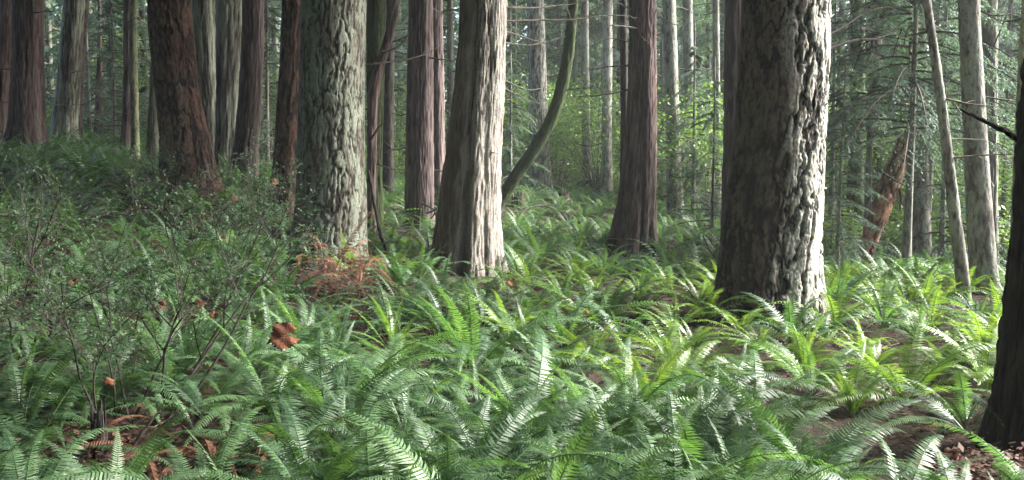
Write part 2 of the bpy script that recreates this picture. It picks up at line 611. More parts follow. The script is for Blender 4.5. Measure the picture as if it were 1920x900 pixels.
def crown_mesh(name, mat, seed, z0, z1, L0, L1, nb, nt, nl, lf, wf, lift=.15, drop=.45, hang=.25, wood=True, phi_c=None, spread=pi):
    rg = np.random.default_rng(seed)
    mb = MB()
    for i in range(nb):
        f = (i + rg.uniform(0, 1)) / nb
        h = z0 + (z1 - z0) * f
        L = (L0 + (L1 - L0) * f) * rg.uniform(.65, 1.15)
        phi = rg.uniform(0, 2 * pi) if phi_c is None else phi_c + rg.uniform(-spread, spread)
        ax, V, q = bough_arrays(rg, np.array((0, 0, h)), phi, L, lift + rg.normal(0, .1), drop * rg.uniform(.6, 1.3), nt, nl, lf, wf, hang)
        mb.add(V, [q], 0)
        if wood:
            Vt, pt = tube(ax, np.linspace(.006 + .011 * L, .003, len(ax)), 4)
            mb.add(Vt, pt, 1)
    return mb.mesh(name, [mat, M_BRANCHWOOD])


# high crowns (above the frame): real boughs that shade the wood
HIGH = [crown_mesh("high crown", M_HEM, 100 + i, 0, 11, 3.0, .8, 34, 9, 7, .34, .15, .1, .35, .2) for i in range(3)]
HIGHS = [crown_mesh("small high crown", M_HEM, 110 + i, 0, 7, 1.8, .5, 24, 8, 6, .30, .13, .1, .35, .2) for i in range(2)]


def dead_branch(rg, L, droop, r0, nsub=3, curl=.5):
    """polyline along +x, with side twigs; one mesh"""
    n = 10
    t = np.linspace(0, 1, n)
    y = L * .12 * np.cumsum(rg.normal(0, .35, n)) * t
    z = L * (-droop * t + curl * droop * 1.4 * t ** 2.2) + L * .03 * np.cumsum(rg.normal(0, .4, n)) * t
    P = np.stack([L * t, y, z], 1)
    mb = MB()
    V, q = tube(P, r0 * (1 - .8 * t), 5, rg.integers(1e6), .15)
    mb.add(V, q)
    for _ in range(nsub):
        a = rg.uniform(.25, .9)
        p = np.array([np.interp(a, t, P[:, i]) for i in range(3)])
        l = L * rg.uniform(.12, .4) * (1.2 - a)
        d = norm(np.array((rg.uniform(.2, 1), rg.choice((-1, 1)) * rg.uniform(.3, 1), rg.uniform(-.5, .5))))
        e = np.linspace(0, 1, 5)[:, None]
        Q = p + d * l * e + np.array((0, 0, -.15 * l)) * e ** 2 + rg.normal(0, .02 * l, (5, 3)) * e
        V, q = tube(Q, np.linspace(r0 * .45, r0 * .12, 5), 4)
        mb.add(V, q)
    return mb


TREES = {}     # name -> (x, y, r, short name for other labels)


def tree(name, label, short, Y, pts, bark, kind, H=15, nu=64, dz=.05, seed=1, amp=1., flute=0., crown=None, branches=0, bl=(.5, 1.4), bz=None, cat="tree", stop=False, group=None, dyl=0.0, fsc=1.0, grooves=()):
    V, P, ridge, base, C = trunk(Y, pts, kind, H, nu, dz, seed, amp, flute, dyl, stop, fsc, grooves)
    root = thing(name, label, cat, base, group)
    tk = obj("trunk", mesh("trunk", V, P, BARK[bark], smooth=True, attr=ridge), root)
    rg = np.random.default_rng(seed + 500)
    TREES[short] = (base[0], base[1], float(np.median(C[:, 3])))
    if crown:
        me, z0, sc = crown
        i = int(np.argmin(np.abs(C[:, 2] - z0)))
        obj("crown", me, root, C[i, :3] - base + np.array((0, 0, z0 - C[i, 2])), (0, 0, rg.uniform(0, 6.28)), sc)
    zt = 1.5 + 300 / F * Y
    for b in range(branches):
        lo, hi = bz or (1.1, zt + .3)
        z = lo + (hi - lo) * (b + rg.uniform(.1, .9)) / branches
        z = max(z, base[2] + 1.0)
        i = int(np.argmin(np.abs(C[:, 2] - z)))
        a = rg.choice((0, pi)) + rg.uniform(-1.0, 1.0)
        L = rg.uniform(*bl)
        mb = dead_branch(rg, L, rg.uniform(-.1, .5), .007 + .009 * L, int(3 + L * 2), rg.uniform(.2, 1.1))
        d = np.array((math.cos(a), math.sin(a), 0))
        p = C[i, :3] - base + d * C[i, 3] * .85
        obj("branch", mb.mesh("dead branch", M_TWIG if rg.random() < .6 else M_TWIGD), root, p, (0, 0, a))
    return root, C, base


def hero_branch(root, base, Y, pix, r0, mat, dY=0.0, sub=4, seed=0):
    """a branch of a tree, given where the photo shows it"""
    P = np.array([at(px, py, Y + dY * i / max(1, len(pix) - 1)) for i, (px, py) in enumerate(pix)])
    P = spline(P, 6) if len(P) > 2 else P[0] + (P[1] - P[0]) * np.linspace(0, 1, 8)[:, None]
    rg = np.random.default_rng(seed)
    n = len(P)
    mb = MB()
    L = np.linalg.norm(P[-1] - P[0])
    P = P + rg.normal(0, .006, P.shape) * np.linspace(0, 1, n)[:, None]
    V, q = tube(P, r0 * np.linspace(1, .3, n), 6, seed, .12)
    mb.add(V - base, q)
    for _ in range(sub):
        i = rg.integers(n // 3, n - 1)
        d = norm(norm(P[-1] - P[0]) * rg.uniform(.3, 1) + rg.normal(0, .5, 3))
        l = L * rg.uniform(.1, .3)
        e = np.linspace(0, 1, 5)[:, None]
        Q = P[i] + d * l * e - np.array((0, 0, .2 * l)) * e ** 2
        V, q = tube(Q, np.linspace(r0 * .35, r0 * .12, 5), 4)
        mb.add(V - base, q)
    return obj("branch", mb.mesh("branch", mat), root)


def H1(z0=6.0, s=1.0, k=0):
    return (HIGH[k % 3], z0, s)


def H2(z0=5.0, s=1.0, k=0):
    return (HIGHS[k % 2], z0, s)


# near and middle trees, from the photograph: (px, py, width) top down
T = {}
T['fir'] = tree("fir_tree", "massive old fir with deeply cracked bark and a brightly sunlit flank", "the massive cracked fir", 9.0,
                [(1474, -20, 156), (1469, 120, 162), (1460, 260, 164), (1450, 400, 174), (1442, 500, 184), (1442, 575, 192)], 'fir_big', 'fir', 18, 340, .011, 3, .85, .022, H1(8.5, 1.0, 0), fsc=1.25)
T['mossfir'] = tree("fir_tree", "thick fir crusted with pale grey green lichen beside the dead fern", "the lichen crusted fir", 11.0,
                    [(626, -20, 116), (624, 120, 118), (622, 260, 122), (622, 380, 130), (618, 440, 138), (614, 505, 152)], 'fir_lichen', 'fir', 18, 224, .016, 11, .42, .02, H1(8.0, .9, 1), fsc=2.0)
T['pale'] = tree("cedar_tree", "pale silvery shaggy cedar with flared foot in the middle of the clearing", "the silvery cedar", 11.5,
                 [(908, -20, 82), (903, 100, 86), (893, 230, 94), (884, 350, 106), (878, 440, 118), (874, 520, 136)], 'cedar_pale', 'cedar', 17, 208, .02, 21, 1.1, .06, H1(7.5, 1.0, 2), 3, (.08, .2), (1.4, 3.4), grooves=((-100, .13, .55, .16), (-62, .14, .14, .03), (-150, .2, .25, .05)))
T['fluted'] = tree("cedar_tree", "reddish cedar with dark fluted flaring base, one side streaked pale", "the dark fluted cedar", 15.0,
                   [(1206, -20, 46), (1205, 120, 48), (1202, 240, 54), (1197, 350, 64), (1190, 430, 78), (1186, 470, 92)], 'cedar_red', 'cedar', 17, 128, .03, 31, 1.3, .08, H1(8, .9, 0), 6, (.4, 1.0), grooves=((-80, .16, .36, .04), (-122, .17, .32, .04), (-45, .15, .25, .03)))
T['purple'] = tree("cedar_tree", "straight purplish cedar behind the brown litter hollow", "the purplish cedar", 16.0,
                   [(789, -20, 42), (788, 150, 46), (786, 300, 50), (786, 400, 53), (786, 440, 58)], 'cedar_purple', 'cedar', 17, 112, .03, 41, 1, .03, H1(7, 1, 1), 6, (.4, 1.0))
T['purple2'] = tree("cedar_tree", "slimmer mauve cedar close behind the straight purplish one", "the slim mauve cedar", 18.5,
                    [(816, -20, 24), (818, 150, 26), (820, 300, 28), (822, 400, 34)], 'cedar_purple', 'cedar', 16, 64, .05, 43, 1, .03, H2(6, 1, 1), 3, (.3, .8))
T['brown1'] = tree("fir_tree", "dark red brown fir leaning over the fern bank, its bark plated", "the leaning red brown fir", 13.0,
                   [(315, -20, 74), (322, 80, 76), (332, 170, 78), (344, 250, 86), (352, 310, 100), (356, 350, 112)], 'fir_brown', 'fir', 17, 192, .02, 51, .9, .02, H1(8.0, .9, 2), fsc=1.3)
T['red1'] = tree("cedar_tree", "broad red brown cedar with flared foot at the edge of the frame", "the broad red brown cedar", 18.0,
                 [(52, -20, 49), (52, 80, 51), (51, 180, 57), (50, 250, 66), (50, 300, 80)], 'cedar_red', 'cedar', 16, 112, .03, 61, 1.2, .06, H1(9, .8, 0), 4, (.4, 1.0))
T['twin'] = tree("cedar_tree", "grey green cedar with a slanting trunk beside a mauve twin stem", "the slanting grey green cedar", 22.0,
                 [(140, -20, 34), (134, 80, 36), (127, 180, 40), (121, 240, 46), (119, 280, 58)], 'cedar_grey', 'cedar', 16, 80, .05, 71, 1.2, .06, H1(6.5, .9, 1), 4, (.4, 1.2))
T['twin2'] = tree("cedar_tree", "thin mauve stem leaning against the slanting grey green cedar", "the thin mauve stem", 22.3,
                  [(160, -20, 15), (152, 60, 17), (147, 130, 19), (144, 200, 20), (142, 280, 24)], 'cedar_purple', 'cedar', 14, 48, .06, 73, 1, .05, None, 2, (.3, .8))
T['edge'] = tree("cedar_tree", "thin brown leaning cedar cut by the edge of the frame", "the thin leaning cedar", 20.0,
                 [(14, -20, 20), (8, 100, 22), (2, 200, 24), (-4, 290, 30)], 'cedar_red', 'cedar', 14, 48, .06, 77, 1, .03, H2(6, 1, 0), 2, (.3, .8))
T['pole1'] = tree("young_tree", "thin yellow green pole of a young tree beside the leaning fir", "the yellow green pole", 17.0,
                  [(250, -20, 13), (250, 100, 14), (252, 200, 15), (254, 290, 17)], 'pole', 'smooth', 11, 40, .05, 81, 1, 0, H2(5.5, .8, 0), 2, (.3, .7))
T['dark1'] = tree("cedar_tree", "dark brown trunk standing close behind the yellow green pole", "the dark trunk behind the pole", 21.0,
                  [(240, -20, 14), (240, 130, 15), (239, 220, 18), (237, 285, 22)], 'cedar_red', 'cedar', 13, 48, .06, 83, 1, .02, None, 2, (.3, .7))
T['grey1'] = tree("cedar_tree", "pale grey cedar half hidden behind the leaning red brown fir", "the pale grey cedar", 16.5,
                  [(381, -20, 42), (386, 100, 40), (392, 200, 40), (394, 270, 44), (396, 320, 50)], 'cedar_grey', 'cedar', 16, 80, .035, 91, 1, .03, H1(6.5, 1, 2))
T['grey2'] = tree("cedar_tree", "tan grey cedar with pale vertical streaks next to the dark red cedar", "the tan streaked cedar", 15.5,
                  [(431, -20, 48), (430, 100, 44), (427, 200, 40), (424, 280, 38), (421, 330, 42)], 'cedar_grey', 'cedar', 16, 80, .035, 93, 1.3, .05, None)
T['red2'] = tree("cedar_tree", "slim dark red cedar leaning outward, left of the dark brown one", "the slim dark red cedar", 14.5,
                 [(475, -20, 36), (473, 100, 38), (468, 200, 40), (461, 280, 44), (456, 345, 54)], 'cedar_purple', 'cedar', 16, 96, .03, 95, 1, .03, None)
T['brown2'] = tree("fir_tree", "dark brown fir tucked against the lichen crusted fir", "the tucked dark brown fir", 12.8,
                   [(550, -20, 41), (548, 100, 43), (543, 200, 46), (538, 300, 50), (533, 380, 58)], 'fir_brown', 'fir', 16, 112, .025, 97, .5, .02, None, fsc=1.5)
T['small1'] = tree("young_tree", "short dark stem showing under the leaning red brown fir", "the short dark stem", 17.5,
                   [(296, -20, 18), (294, 120, 20), (291, 220, 24), (288, 310, 30)], 'cedar_grey', 'cedar', 12, 48, .05, 99, 1, .03, None, 1, (.3, .6))
T['behind1'] = tree("cedar_tree", "grey brown cedar just behind the lichen crusted fir", "the grey brown cedar", 14.0,
                    [(706, -20, 32), (705, 120, 30), (703, 250, 26), (703, 380, 26)], 'moss', 'cedar', 15, 64, .035, 101, 1, .04, H2(6, 1.2, 1))
T['darkthin'] = tree("young_tree", "blackish slim trunk with snapped stubs in the shade behind the hollow", "the blackish slim trunk", 19.0,
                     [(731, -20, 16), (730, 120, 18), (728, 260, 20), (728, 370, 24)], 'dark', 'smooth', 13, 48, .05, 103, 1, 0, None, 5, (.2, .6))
T['palefir'] = tree("fir_tree", "pale distant fir with fine plated bark behind the curved mossy trunk", "the pale distant fir", 26.0,
                    [(1003, -20, 31), (1007, 120, 33), (1011, 240, 35), (1015, 330, 38), (1017, 372, 46)], 'hemlock_pale', 'fir', 17, 80, .05, 107, .5, .03, H1(8, 1, 0), 3, (.4, 1.2), fsc=1.6)
T['slim1'] = tree("hemlock_tree", "slim grey hemlock standing before the dark boughs right of the curved trunk", "the slim grey hemlock", 27.0,
                  [(1096, -20, 14), (1097, 120, 15), (1099, 240, 16), (1101, 370, 19)], 'hemlock', 'smooth', 14, 40, .07, 109, 1, 0, H2(7, 1.2, 0), 4, (.4, 1.2))
T['slim2'] = tree("hemlock_tree", "slim pale hemlock, the whiter of a pair near the fluted cedar", "the whiter slim hemlock", 25.0,
                  [(1140, -20, 18), (1139, 120, 18), (1138, 240, 18), (1138, 372, 23)], 'hemlock_pale', 'smooth', 14, 40, .07, 113, 1, 0, H2(7, 1.2, 1), 4, (.4, 1.2))
T['darkpole'] = tree("young_tree", "thin black pole hugging the fluted cedar", "the thin black pole", 15.6,
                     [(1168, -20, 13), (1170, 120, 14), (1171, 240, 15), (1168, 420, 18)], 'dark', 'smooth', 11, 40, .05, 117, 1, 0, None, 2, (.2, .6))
T['right1'] = tree("hemlock_tree", "straight grey hemlock, the stouter of two behind the massive fir", "the stouter grey hemlock", 21.0,
                   [(1254, -20, 24), (1258, 120, 25), (1262, 260, 27), (1266, 410, 34)], 'hemlock', 'smooth', 15, 56, .05, 119, 1, 0, H1(7.5, .8, 1), 6, (.4, 1.2))
T['right2'] = tree("hemlock_tree", "thinner tan hemlock just right of the stouter grey one", "the thinner tan hemlock", 24.0,
                   [(1289, -20, 18), (1291, 120, 19), (1295, 260, 21), (1298, 385, 26)], 'hemlock', 'smooth', 15, 48, .06, 121, 1, 0, H2(7, 1.2, 0), 4, (.4, 1.0))
T['behindfir1'] = tree("young_tree", "thin grey sapling second out from the massive fir's dark flank", "the thin grey sapling", 22.0,
                       [(1342, -20, 12), (1343, 120, 13), (1344, 250, 14), (1345, 400, 16)], 'hemlock', 'smooth', 12, 40, .06, 123, 1, 0, None, 4, (.3, .9))
T['behindfir2'] = tree("cedar_tree", "mauve brown cedar showing in a sliver along the massive fir", "the sliver of mauve cedar", 13.5,
                       [(1380, -20, 36), (1379, 120, 38), (1378, 260, 40), (1377, 440, 50)], 'cedar_purple', 'cedar', 16, 80, .035, 127, 1, .04, H1(8, .9, 2))
T['right3'] = tree("young_tree", "dark mossy stem amid hanging boughs right of the massive fir", "the dark mossy stem", 17.0,
                   [(1608, -20, 25), (1608, 120, 26), (1606, 260, 27), (1602, 400, 32)], 'moss', 'smooth', 13, 48, .05, 131, 1, .04, H2(7.5, .8, 1), 4, (.3, .9))
T['right4'] = tree("young_tree", "thin brown stem beside the dark mossy one among hanging boughs", "the thin brown stem", 18.5,
                   [(1640, -20, 14), (1642, 120, 15), (1645, 260, 16), (1644, 420, 20)], 'cedar_red', 'smooth', 12, 40, .06, 133, 1, 0, None, 3, (.3, .9))
T['halfdark'] = tree("hemlock_tree", "grey hemlock with one dark side standing right of the orange snag", "the half dark hemlock", 15.0,
                     [(1722, -20, 28), (1722, 120, 30), (1723, 260, 32), (1723, 400, 38), (1722, 500, 48)], 'hemlock', 'smooth', 14, 64, .04, 137, 1, .04, H1(8, .7, 0), 3, (.3, .8))
T['mosspole'] = tree("young_tree", "leaning mottled grey green pole in front of the tall pale hemlock", "the leaning mottled pole", 11.0,
                     [(1736, -20, 14), (1752, 100, 16), (1770, 230, 18), (1786, 370, 21), (1802, 500, 24), (1812, 600, 28)], 'hemlock', 'smooth', 12, 64, .03, 139, 1, 0, None, 5, (.3, .9))
T['tallpale'] = tree("hemlock_tree", "tall pale grey hemlock with smooth bark near the leaning mottled pole", "the tall pale hemlock", 11.6,
                     [(1817, -20, 38), (1822, 120, 39), (1829, 260, 42), (1837, 400, 46), (1844, 500, 50), (1850, 600, 62)], 'hemlock', 'smooth', 16, 112, .025, 141, 1, .03, H1(9.5, .8, 1), 3, (.3, .8))
T['tallpale2'] = tree("cedar_tree", "grey brown cedar stem half behind the tall pale hemlock", "the grey brown cedar stem", 14.5,
                      [(1853, -20, 28), (1853, 120, 28), (1853, 260, 30), (1850, 420, 36), (1848, 520, 44)], 'cedar_grey', 'cedar', 15, 64, .04, 143, 1, .03, H2(8.5, 1, 0), 4, (.4, 1.1))
T['greenpole'] = tree("young_tree", "thin greenish pole rising just left of the black trunk", "the thin greenish pole", 10.0,
                      [(1922, -20, 9), (1916, 100, 11), (1910, 240, 13), (1904, 380, 14), (1898, 540, 17)], 'pole', 'smooth', 9, 40, .03, 147, 1, 0, None, 3, (.2, .6))
T['black'] = tree("cedar_tree", "near black trunk in deep shade, cut by the edge of the frame", "the near black trunk", 5.2,
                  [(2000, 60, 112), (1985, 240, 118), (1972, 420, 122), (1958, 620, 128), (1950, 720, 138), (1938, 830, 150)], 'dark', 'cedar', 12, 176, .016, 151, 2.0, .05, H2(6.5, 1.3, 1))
# the curved mossy stem and the rotten snag
T['curved'] = tree("curved_tree", "mossy dark stem curving up in an arc behind the silvery cedar", "the curved mossy stem", 17.0,
                   [(1077, -40, 17), (1069, 70, 20), (1056, 150, 22), (1037, 215, 22), (1007, 272, 23), (971, 325, 23), (940, 372, 24), (926, 400, 26)], 'moss', 'smooth', 7, 56, .03, 153, 2.6, 0, H2(5.5, .8, 0), 3, (.3, .8))
T['snag'] = tree("rotten_snag", "leaning crumbled orange brown snag, broken off at the top", "the orange snag", 14.0,
                 [(1706, 246, 18), (1692, 285, 33), (1669, 340, 38), (1648, 400, 35), (1631, 450, 30), (1614, 525, 28)], 'rotten', 'fir', 7, 80, .022, 157, .8, .05, None, 3, (.3, .8), None, "dead tree", True)
T['leansnag'] = tree("dead_tree", "slender russet dead trunk slanting down behind the lichen crusted fir", "the russet dead trunk", 12.8,
                     [(748, -20, 12), (731, 60, 14), (713, 120, 15), (702, 165, 17), (698, 230, 14), (697, 380, 14)], 'cedar_red', 'cedar', 9, 48, .03, 159, .8, 0, None, 4, (.2, .6), None, "dead tree")
T['sap1'] = tree("young_tree", "thin dark sapling in the blue green boughs right of the mauve twin stem", "the thin dark sapling", 25.0,
                 [(186, -20, 6), (187, 80, 8), (186, 160, 12), (184, 265, 18)], 'cedar_red', 'smooth', 10, 32, .08, 161, 1, 0, None, 4, (.3, .9))

# dead limbs that the photo shows
r, C, b = T['pale']
for i, (pix, r0) in enumerate([([(946, 14), (1000, 15), (1050, 10), (1105, 0)], .014), ([(946, 40), (1000, 38), (1080, 36), (1150, 28), (1195, 34)], .013), ([(946, 58), (990, 72), (1050, 92)], .012),
                               ([(946, 80), (1000, 84), (1060, 68)], .010), ([(944, 150), (990, 168), (1030, 160)], .010), ([(944, 156), (970, 210), (1000, 232)], .008), ([(944, 165), (985, 184), (1020, 200)], .009)]):
    hero_branch(r, b, 11.5, pix, r0, M_TWIG, .8, 4, 900 + i)
r, C, b = T['fluted']
for i, (pix, r0) in enumerate([([(1186, 18), (1160, 6), (1120, -14)], .014), ([(1186, 56), (1210, 75), (1216, 82)], .012), ([(1225, 10), (1250, 40), (1290, 50)], .01), ([(1184, 80), (1150, 72), (1118, 78)], .01), ([(1228, 180), (1262, 200), (1272, 260)], .008)]):
    hero_branch(r, b, 15, pix, r0, M_TWIG, -.6, 3, 920 + i)
r, C, b = T['fir']
for i, (pix, r0) in enumerate([([(1545, 96), (1600, 76), (1650, 72), (1700, 48)], .022), ([(1545, 70), (1590, 45), (1640, 10)], .015)]):
    hero_branch(r, b, 9.3, pix, r0, M_TWIGB, 1.8, 6, 930 + i)
r, C, b = T['black']
hero_branch(r, b, 5.1, [(1975, 300), (1920, 268), (1862, 234), (1804, 206)], .026, M_TWIGB, .6, 0, 940)
r, C, b = T['tallpale2']
hero_branch(r, b, 14.2, [(1838, 150), (1862, 90), (1895, 10), (1900, -10)], .018, M_TWIGD, .3, 3, 941)
r, C, b = T['snag']
hero_branch(r, b, 13.8, [(1650, 320), (1690, 345), (1735, 360)], .016, M_TWIGD, -.4, 2, 942)
for k_, pix in enumerate([[(1690, 290), (1700, 258), (1703, 228)], [(1706, 285), (1714, 258), (1716, 240)], [(1680, 300), (1685, 275), (1684, 258)], [(1655, 370), (1640, 395), (1634, 420)], [(1685, 345), (1690, 375), (1686, 395)]]):
    hero_branch(r, b, 13.95, pix, .035, BARK['rotten'], .0, 0, 960 + k_).name = "splinter"
r, C, b = T['leansnag']
hero_branch(r, b, 12.7, [(715, 98), (745, 88), (768, 60), (772, 20)], .016, M_TWIGD, .3, 3, 943)
hero_branch(r, b, 12.7, [(700, 120), (760, 112), (800, 100), (830, 82)], .013, M_TWIG, .6, 3, 944)
hero_branch(r, b, 12.5, [(695, 262), (710, 240), (722, 226)], .018, M_TWIGD, .0, 1, 945)
r, C, b = T['purple']
hero_branch(r, b, 15.6, [(800, 400), (818, 392), (826, 380)], .016, M_TWIGD, .0, 2, 946)
hero_branch(r, b, 15.6, [(790, 380), (815, 396), (800, 418), (785, 432)], .014, M_TWIGD, .0, 2, 947)

# ------------------------------------------------------------------ far trees (trunk + crown each)
FARC = [crown_mesh("boughs", M_HEM, 200 + i, .6, 10.5, 2.7, 1.2, 84, 12, 12, .11, .038, .1, .5, .35) for i in range(3)] + \
       [crown_mesh("boughs", M_CED, 210 + i, .4, 9.5, 2.3, 1.0, 78, 12, 12, .12, .042, .15, .6, .55) for i in range(2)]
YOUNGC = [crown_mesh("young boughs", M_CED if i else M_HEM, 220 + i, .25, 4.6, 1.5, .3, 50, 13, 14, .055, .019, .15, .5, .4) for i in range(3)]


def far_trunk_mesh(seed, bark, h, r):
    rg = np.random.default_rng(seed)
    s = np.linspace(-.4, h, 60)
    a = np.arange(20) * 2 * pi / 20
    A, S = np.meshgrid(a, s)
    R = r * (1 - .75 * np.clip(S / h, 0, 1)) * (1 + .5 * np.exp(-np.clip(S, 0, 9) * 2.2))
    k = fbm(np.cos(A) * 5, np.sin(A) * 5, S * 1.5, seed, 4)
    R = R * (1 + .10 * k)
    bx = .12 * np.sin(S * .35 + rg.uniform(0, 6)) - .12 * math.sin(rg.uniform(0, 6))
    V = np.stack([R * np.cos(A) + bx * .5, R * np.sin(A), S], -1).reshape(-1, 3)
    i = np.arange(59)[:, None] * 20
    j = np.arange(20)[None, :]
    q = np.stack([i + j, i + (j + 1) % 20, i + 20 + (j + 1) % 20, i + 20 + j], -1).reshape(-1, 4)
    return mesh("far trunk", V, [q], BARK[bark], smooth=True, attr={"ridge": np.clip(.55 + .6 * k, 0, 1).ravel()})


BARK['far'] = bark_mat("bark far", (.04, .035, .03), (.13, .12, .10), (.15, .17, .12), .5, .4, 30, 5)
YOUNGC.append(crown_mesh("hanging boughs", M_CED, 231, 1.9, 5.2, 1.6, .7, 70, 13, 14, .055, .018, .15, .55, .55))
FT = {b: [far_trunk_mesh(300 + i * 7 + len(b), b, 14, .24) for i in range(2)] for b in ('hemlock', 'cedar_grey', 'cedar_purple', 'dark', 'far')}
FTS = [far_trunk_mesh(340 + i, 'hemlock', 5.2, .055) for i in range(2)]

FAR = [
    # px, Y, bark, scale, crown index, crown z shift, name, label
    (20, 30, 'cedar_purple', 1.1, 3, 0, "cedar_tree", "distant bushy cedar between the thin leaning cedar and the broad red brown one"),
    (100, 33, 'far', 1.0, 0, 0, "hemlock_tree", "distant blue green hemlock in the gap beside the broad red brown cedar"),
    (175, 31, 'cedar_grey', 1.0, 4, 0, "cedar_tree", "distant drooping cedar behind the mauve twin stem"),
    (212, 27, 'far', .8, 1, 0, "hemlock_tree", "dark bushy hemlock left of the yellow green pole"),
    (275, 29, 'dark', .9, 2, 0, "hemlock_tree", "dark hemlock boughs in the gap left of the leaning red brown fir"),
    (375, 30, 'far', .9, 3, 0, "cedar_tree", "distant cedar boughs peeping between the leaning fir and pale grey cedar"),
    (505, 28, 'far', 1.0, 0, 0, "hemlock_tree", "lacy hemlock filling the gap left of the tucked dark brown fir"),
    (520, 38, 'cedar_grey', 1.2, 4, 0, "cedar_tree", "farther cedar seen through the lacy hemlock's gap"),
    (735, 27, 'far', .9, 1, 0, "hemlock_tree", "green hemlock behind the blackish slim trunk"),
    (750, 38, 'cedar_grey', 1.1, 3, 0, "cedar_tree", "far cedar beyond the brown litter hollow"),
    (845, 29, 'far', 1.0, 2, 0, "hemlock_tree", "dim hemlock between the mauve cedar and the silvery cedar"),
    (965, 32, 'far', 1.0, 0, 0, "hemlock_tree", "feathery hemlock left of the pale distant fir"),
    (1048, 34, 'far', 1.1, 1, 0, "hemlock_tree", "dark hemlock with hanging boughs right of the pale distant fir"),
    (1078, 30, 'cedar_grey', .8, 2, .3, "hemlock_tree", "deep green hemlock close behind the slim grey hemlock"),
    (1118, 37, 'far', 1.1, 0, 0, "hemlock_tree", "far hemlock between the two slim pale hemlocks"),
    (1158, 30, 'dark', .8, 4, 0, "cedar_tree", "shaded cedar left of the thin black pole"),
    (1240, 33, 'far', 1.0, 1, 0, "hemlock_tree", "hemlock boughs between the fluted cedar and the stouter grey hemlock"),
    (1275, 36, 'far', 1.0, 3, 0, "cedar_tree", "far cedar between the stouter grey hemlock and the thinner tan one"),
    (1325, 31, 'far', .9, 2, 0, "hemlock_tree", "hemlock right of the thinner tan hemlock"),
    (1352, 27, 'far', .8, 0, 0, "hemlock_tree", "hemlock behind the thin grey sapling"),
    (1570, 27, 'cedar_grey', .9, 3, 0, "cedar_tree", "bushy cedar against the sunlit flank of the massive fir"),
    (1625, 33, 'dark', 1.0, 1, 0, "hemlock_tree", "far hemlock behind the dark mossy stem"),
    (1670, 26, 'far', .8, 4, 0, "cedar_tree", "grey green cedar behind the top of the orange snag"),
    (1695, 36, 'far', 1.1, 0, 0, "hemlock_tree", "far hemlock beyond the half dark hemlock"),
    (1765, 28, 'far', 1.0, 2, 0, "hemlock_tree", "hemlock behind the leaning mottled pole"),
    (1800, 34, 'cedar_grey', 1.0, 3, 0, "cedar_tree", "far cedar left of the tall pale hemlock"),
    (1885, 26, 'far', .9, 1, 0, "hemlock_tree", "layered hemlock left of the thin greenish pole"),
    (1915, 33, 'far', 1.0, 4, 0, "cedar_tree", "far cedar behind the thin greenish pole"),
]
for i, (px, Y, bk, sc, ci, dz_, nm, lab) in enumerate(FAR):
    x = at(px, 300, Y)[0]
    g = float(gz(x, Y))
    rt = thing(nm, lab, "tree", (x, Y, g), None, (0, 0, i * 1.7))
    obj("trunk", FT[bk][i % 2], rt, (0, 0, 0), None, (sc * .5, sc * .5, sc))
    obj("crown", FARC[ci], rt, (0, 0, dz_), (0, 0, i * 2.3), sc * (1 + .12 * math.sin(i * 5.1)))

YOUNG = [
    # px, Y, scale, crown, label : young conifers whose boughs hang in the middle distance
    (1578, 13.0, .55, 1, "feathery young cedar with grey green sprays against the massive fir's bright side"),
    (1700, 13.2, 1.0, 3, "young cedar whose blue grey sprays hang over the orange snag's top"),
    (1560, 16.5, .9, 0, "young hemlock reaching over the ferns right of the massive fir"),
    (1650, 18.5, 1.0, 0, "taller young hemlock behind the orange snag"),
    (1768, 14.8, .8, 1, "young cedar between the half dark hemlock and the leaning mottled pole"),
    (1628, 14.8, 1.02, 3, "young cedar trailing grey green sprays between the dark mossy stem and the orange snag"),
    (1748, 15.6, 1.05, 3, "young cedar trailing sprays behind the leaning mottled pole's middle"),
    (1335, 17.0, .62, 0, "small bluish hemlock sapling beside the massive fir's dark flank"),
    (1300, 20.0, .8, 2, "young cedar sapling under the thinner tan hemlock"),
    (1890, 17.5, .9, 0, "young layered hemlock in the gap beside the near black trunk"),
    (170, 24.5, .95, 2, "young drooping cedar beside the thin dark sapling"),
    (215, 22.5, .75, 0, "young hemlock with dark boughs near the yellow green pole"),
    (505, 19.5, .85, 0, "young hemlock between the dark red cedar and the tucked dark fir"),
    (955, 22.0, .8, 0, "young hemlock with drooping boughs right of the silvery cedar"),
    (1240, 24.0, .8, 0, "young hemlock between the fluted cedar and the stouter grey hemlock"),
]
for i, (px, Y, sc, ci, lab) in enumerate(YOUNG):
    x = at(px, 300, Y)[0]
    g = float(gz(x, Y))
    rt = thing("young_conifer", lab, "tree", (x, Y, g), None, (0, 0, i * 2.1))
    obj("trunk", FTS[i % 2], rt, None, None, sc)
    obj("crown", YOUNGC[ci], rt, None, (0, 0, i * 1.3), sc)


def merged(copies):
    """copies: list of (mesh arrays V, list of polys, list of mat idx, matrix)"""


def mesh_arrays(me):
    V = np.empty(len(me.vertices) * 3, np.float32)
    me.vertices.foreach_get("co", V)
    L = np.empty(len(me.loops), np.int32)
    me.loops.foreach_get("vertex_index", L)
    n = len(me.polygons)
    st = np.empty(n, np.int32)
    me.polygons.foreach_get("loop_start", st)
    tot = np.empty(n, np.int32)
    me.polygons.foreach_get("loop_total", tot)
    mi = np.empty(n, np.int32)
    me.polygons.foreach_get("material_index", mi)
    P, M = [], []
    for k in (3, 4):
        s = st[tot == k]
        if len(s):
            P.append(L[s[:, None] + np.arange(k)])
            M.append(mi[tot == k])
    return V.reshape(-1, 3), P, M


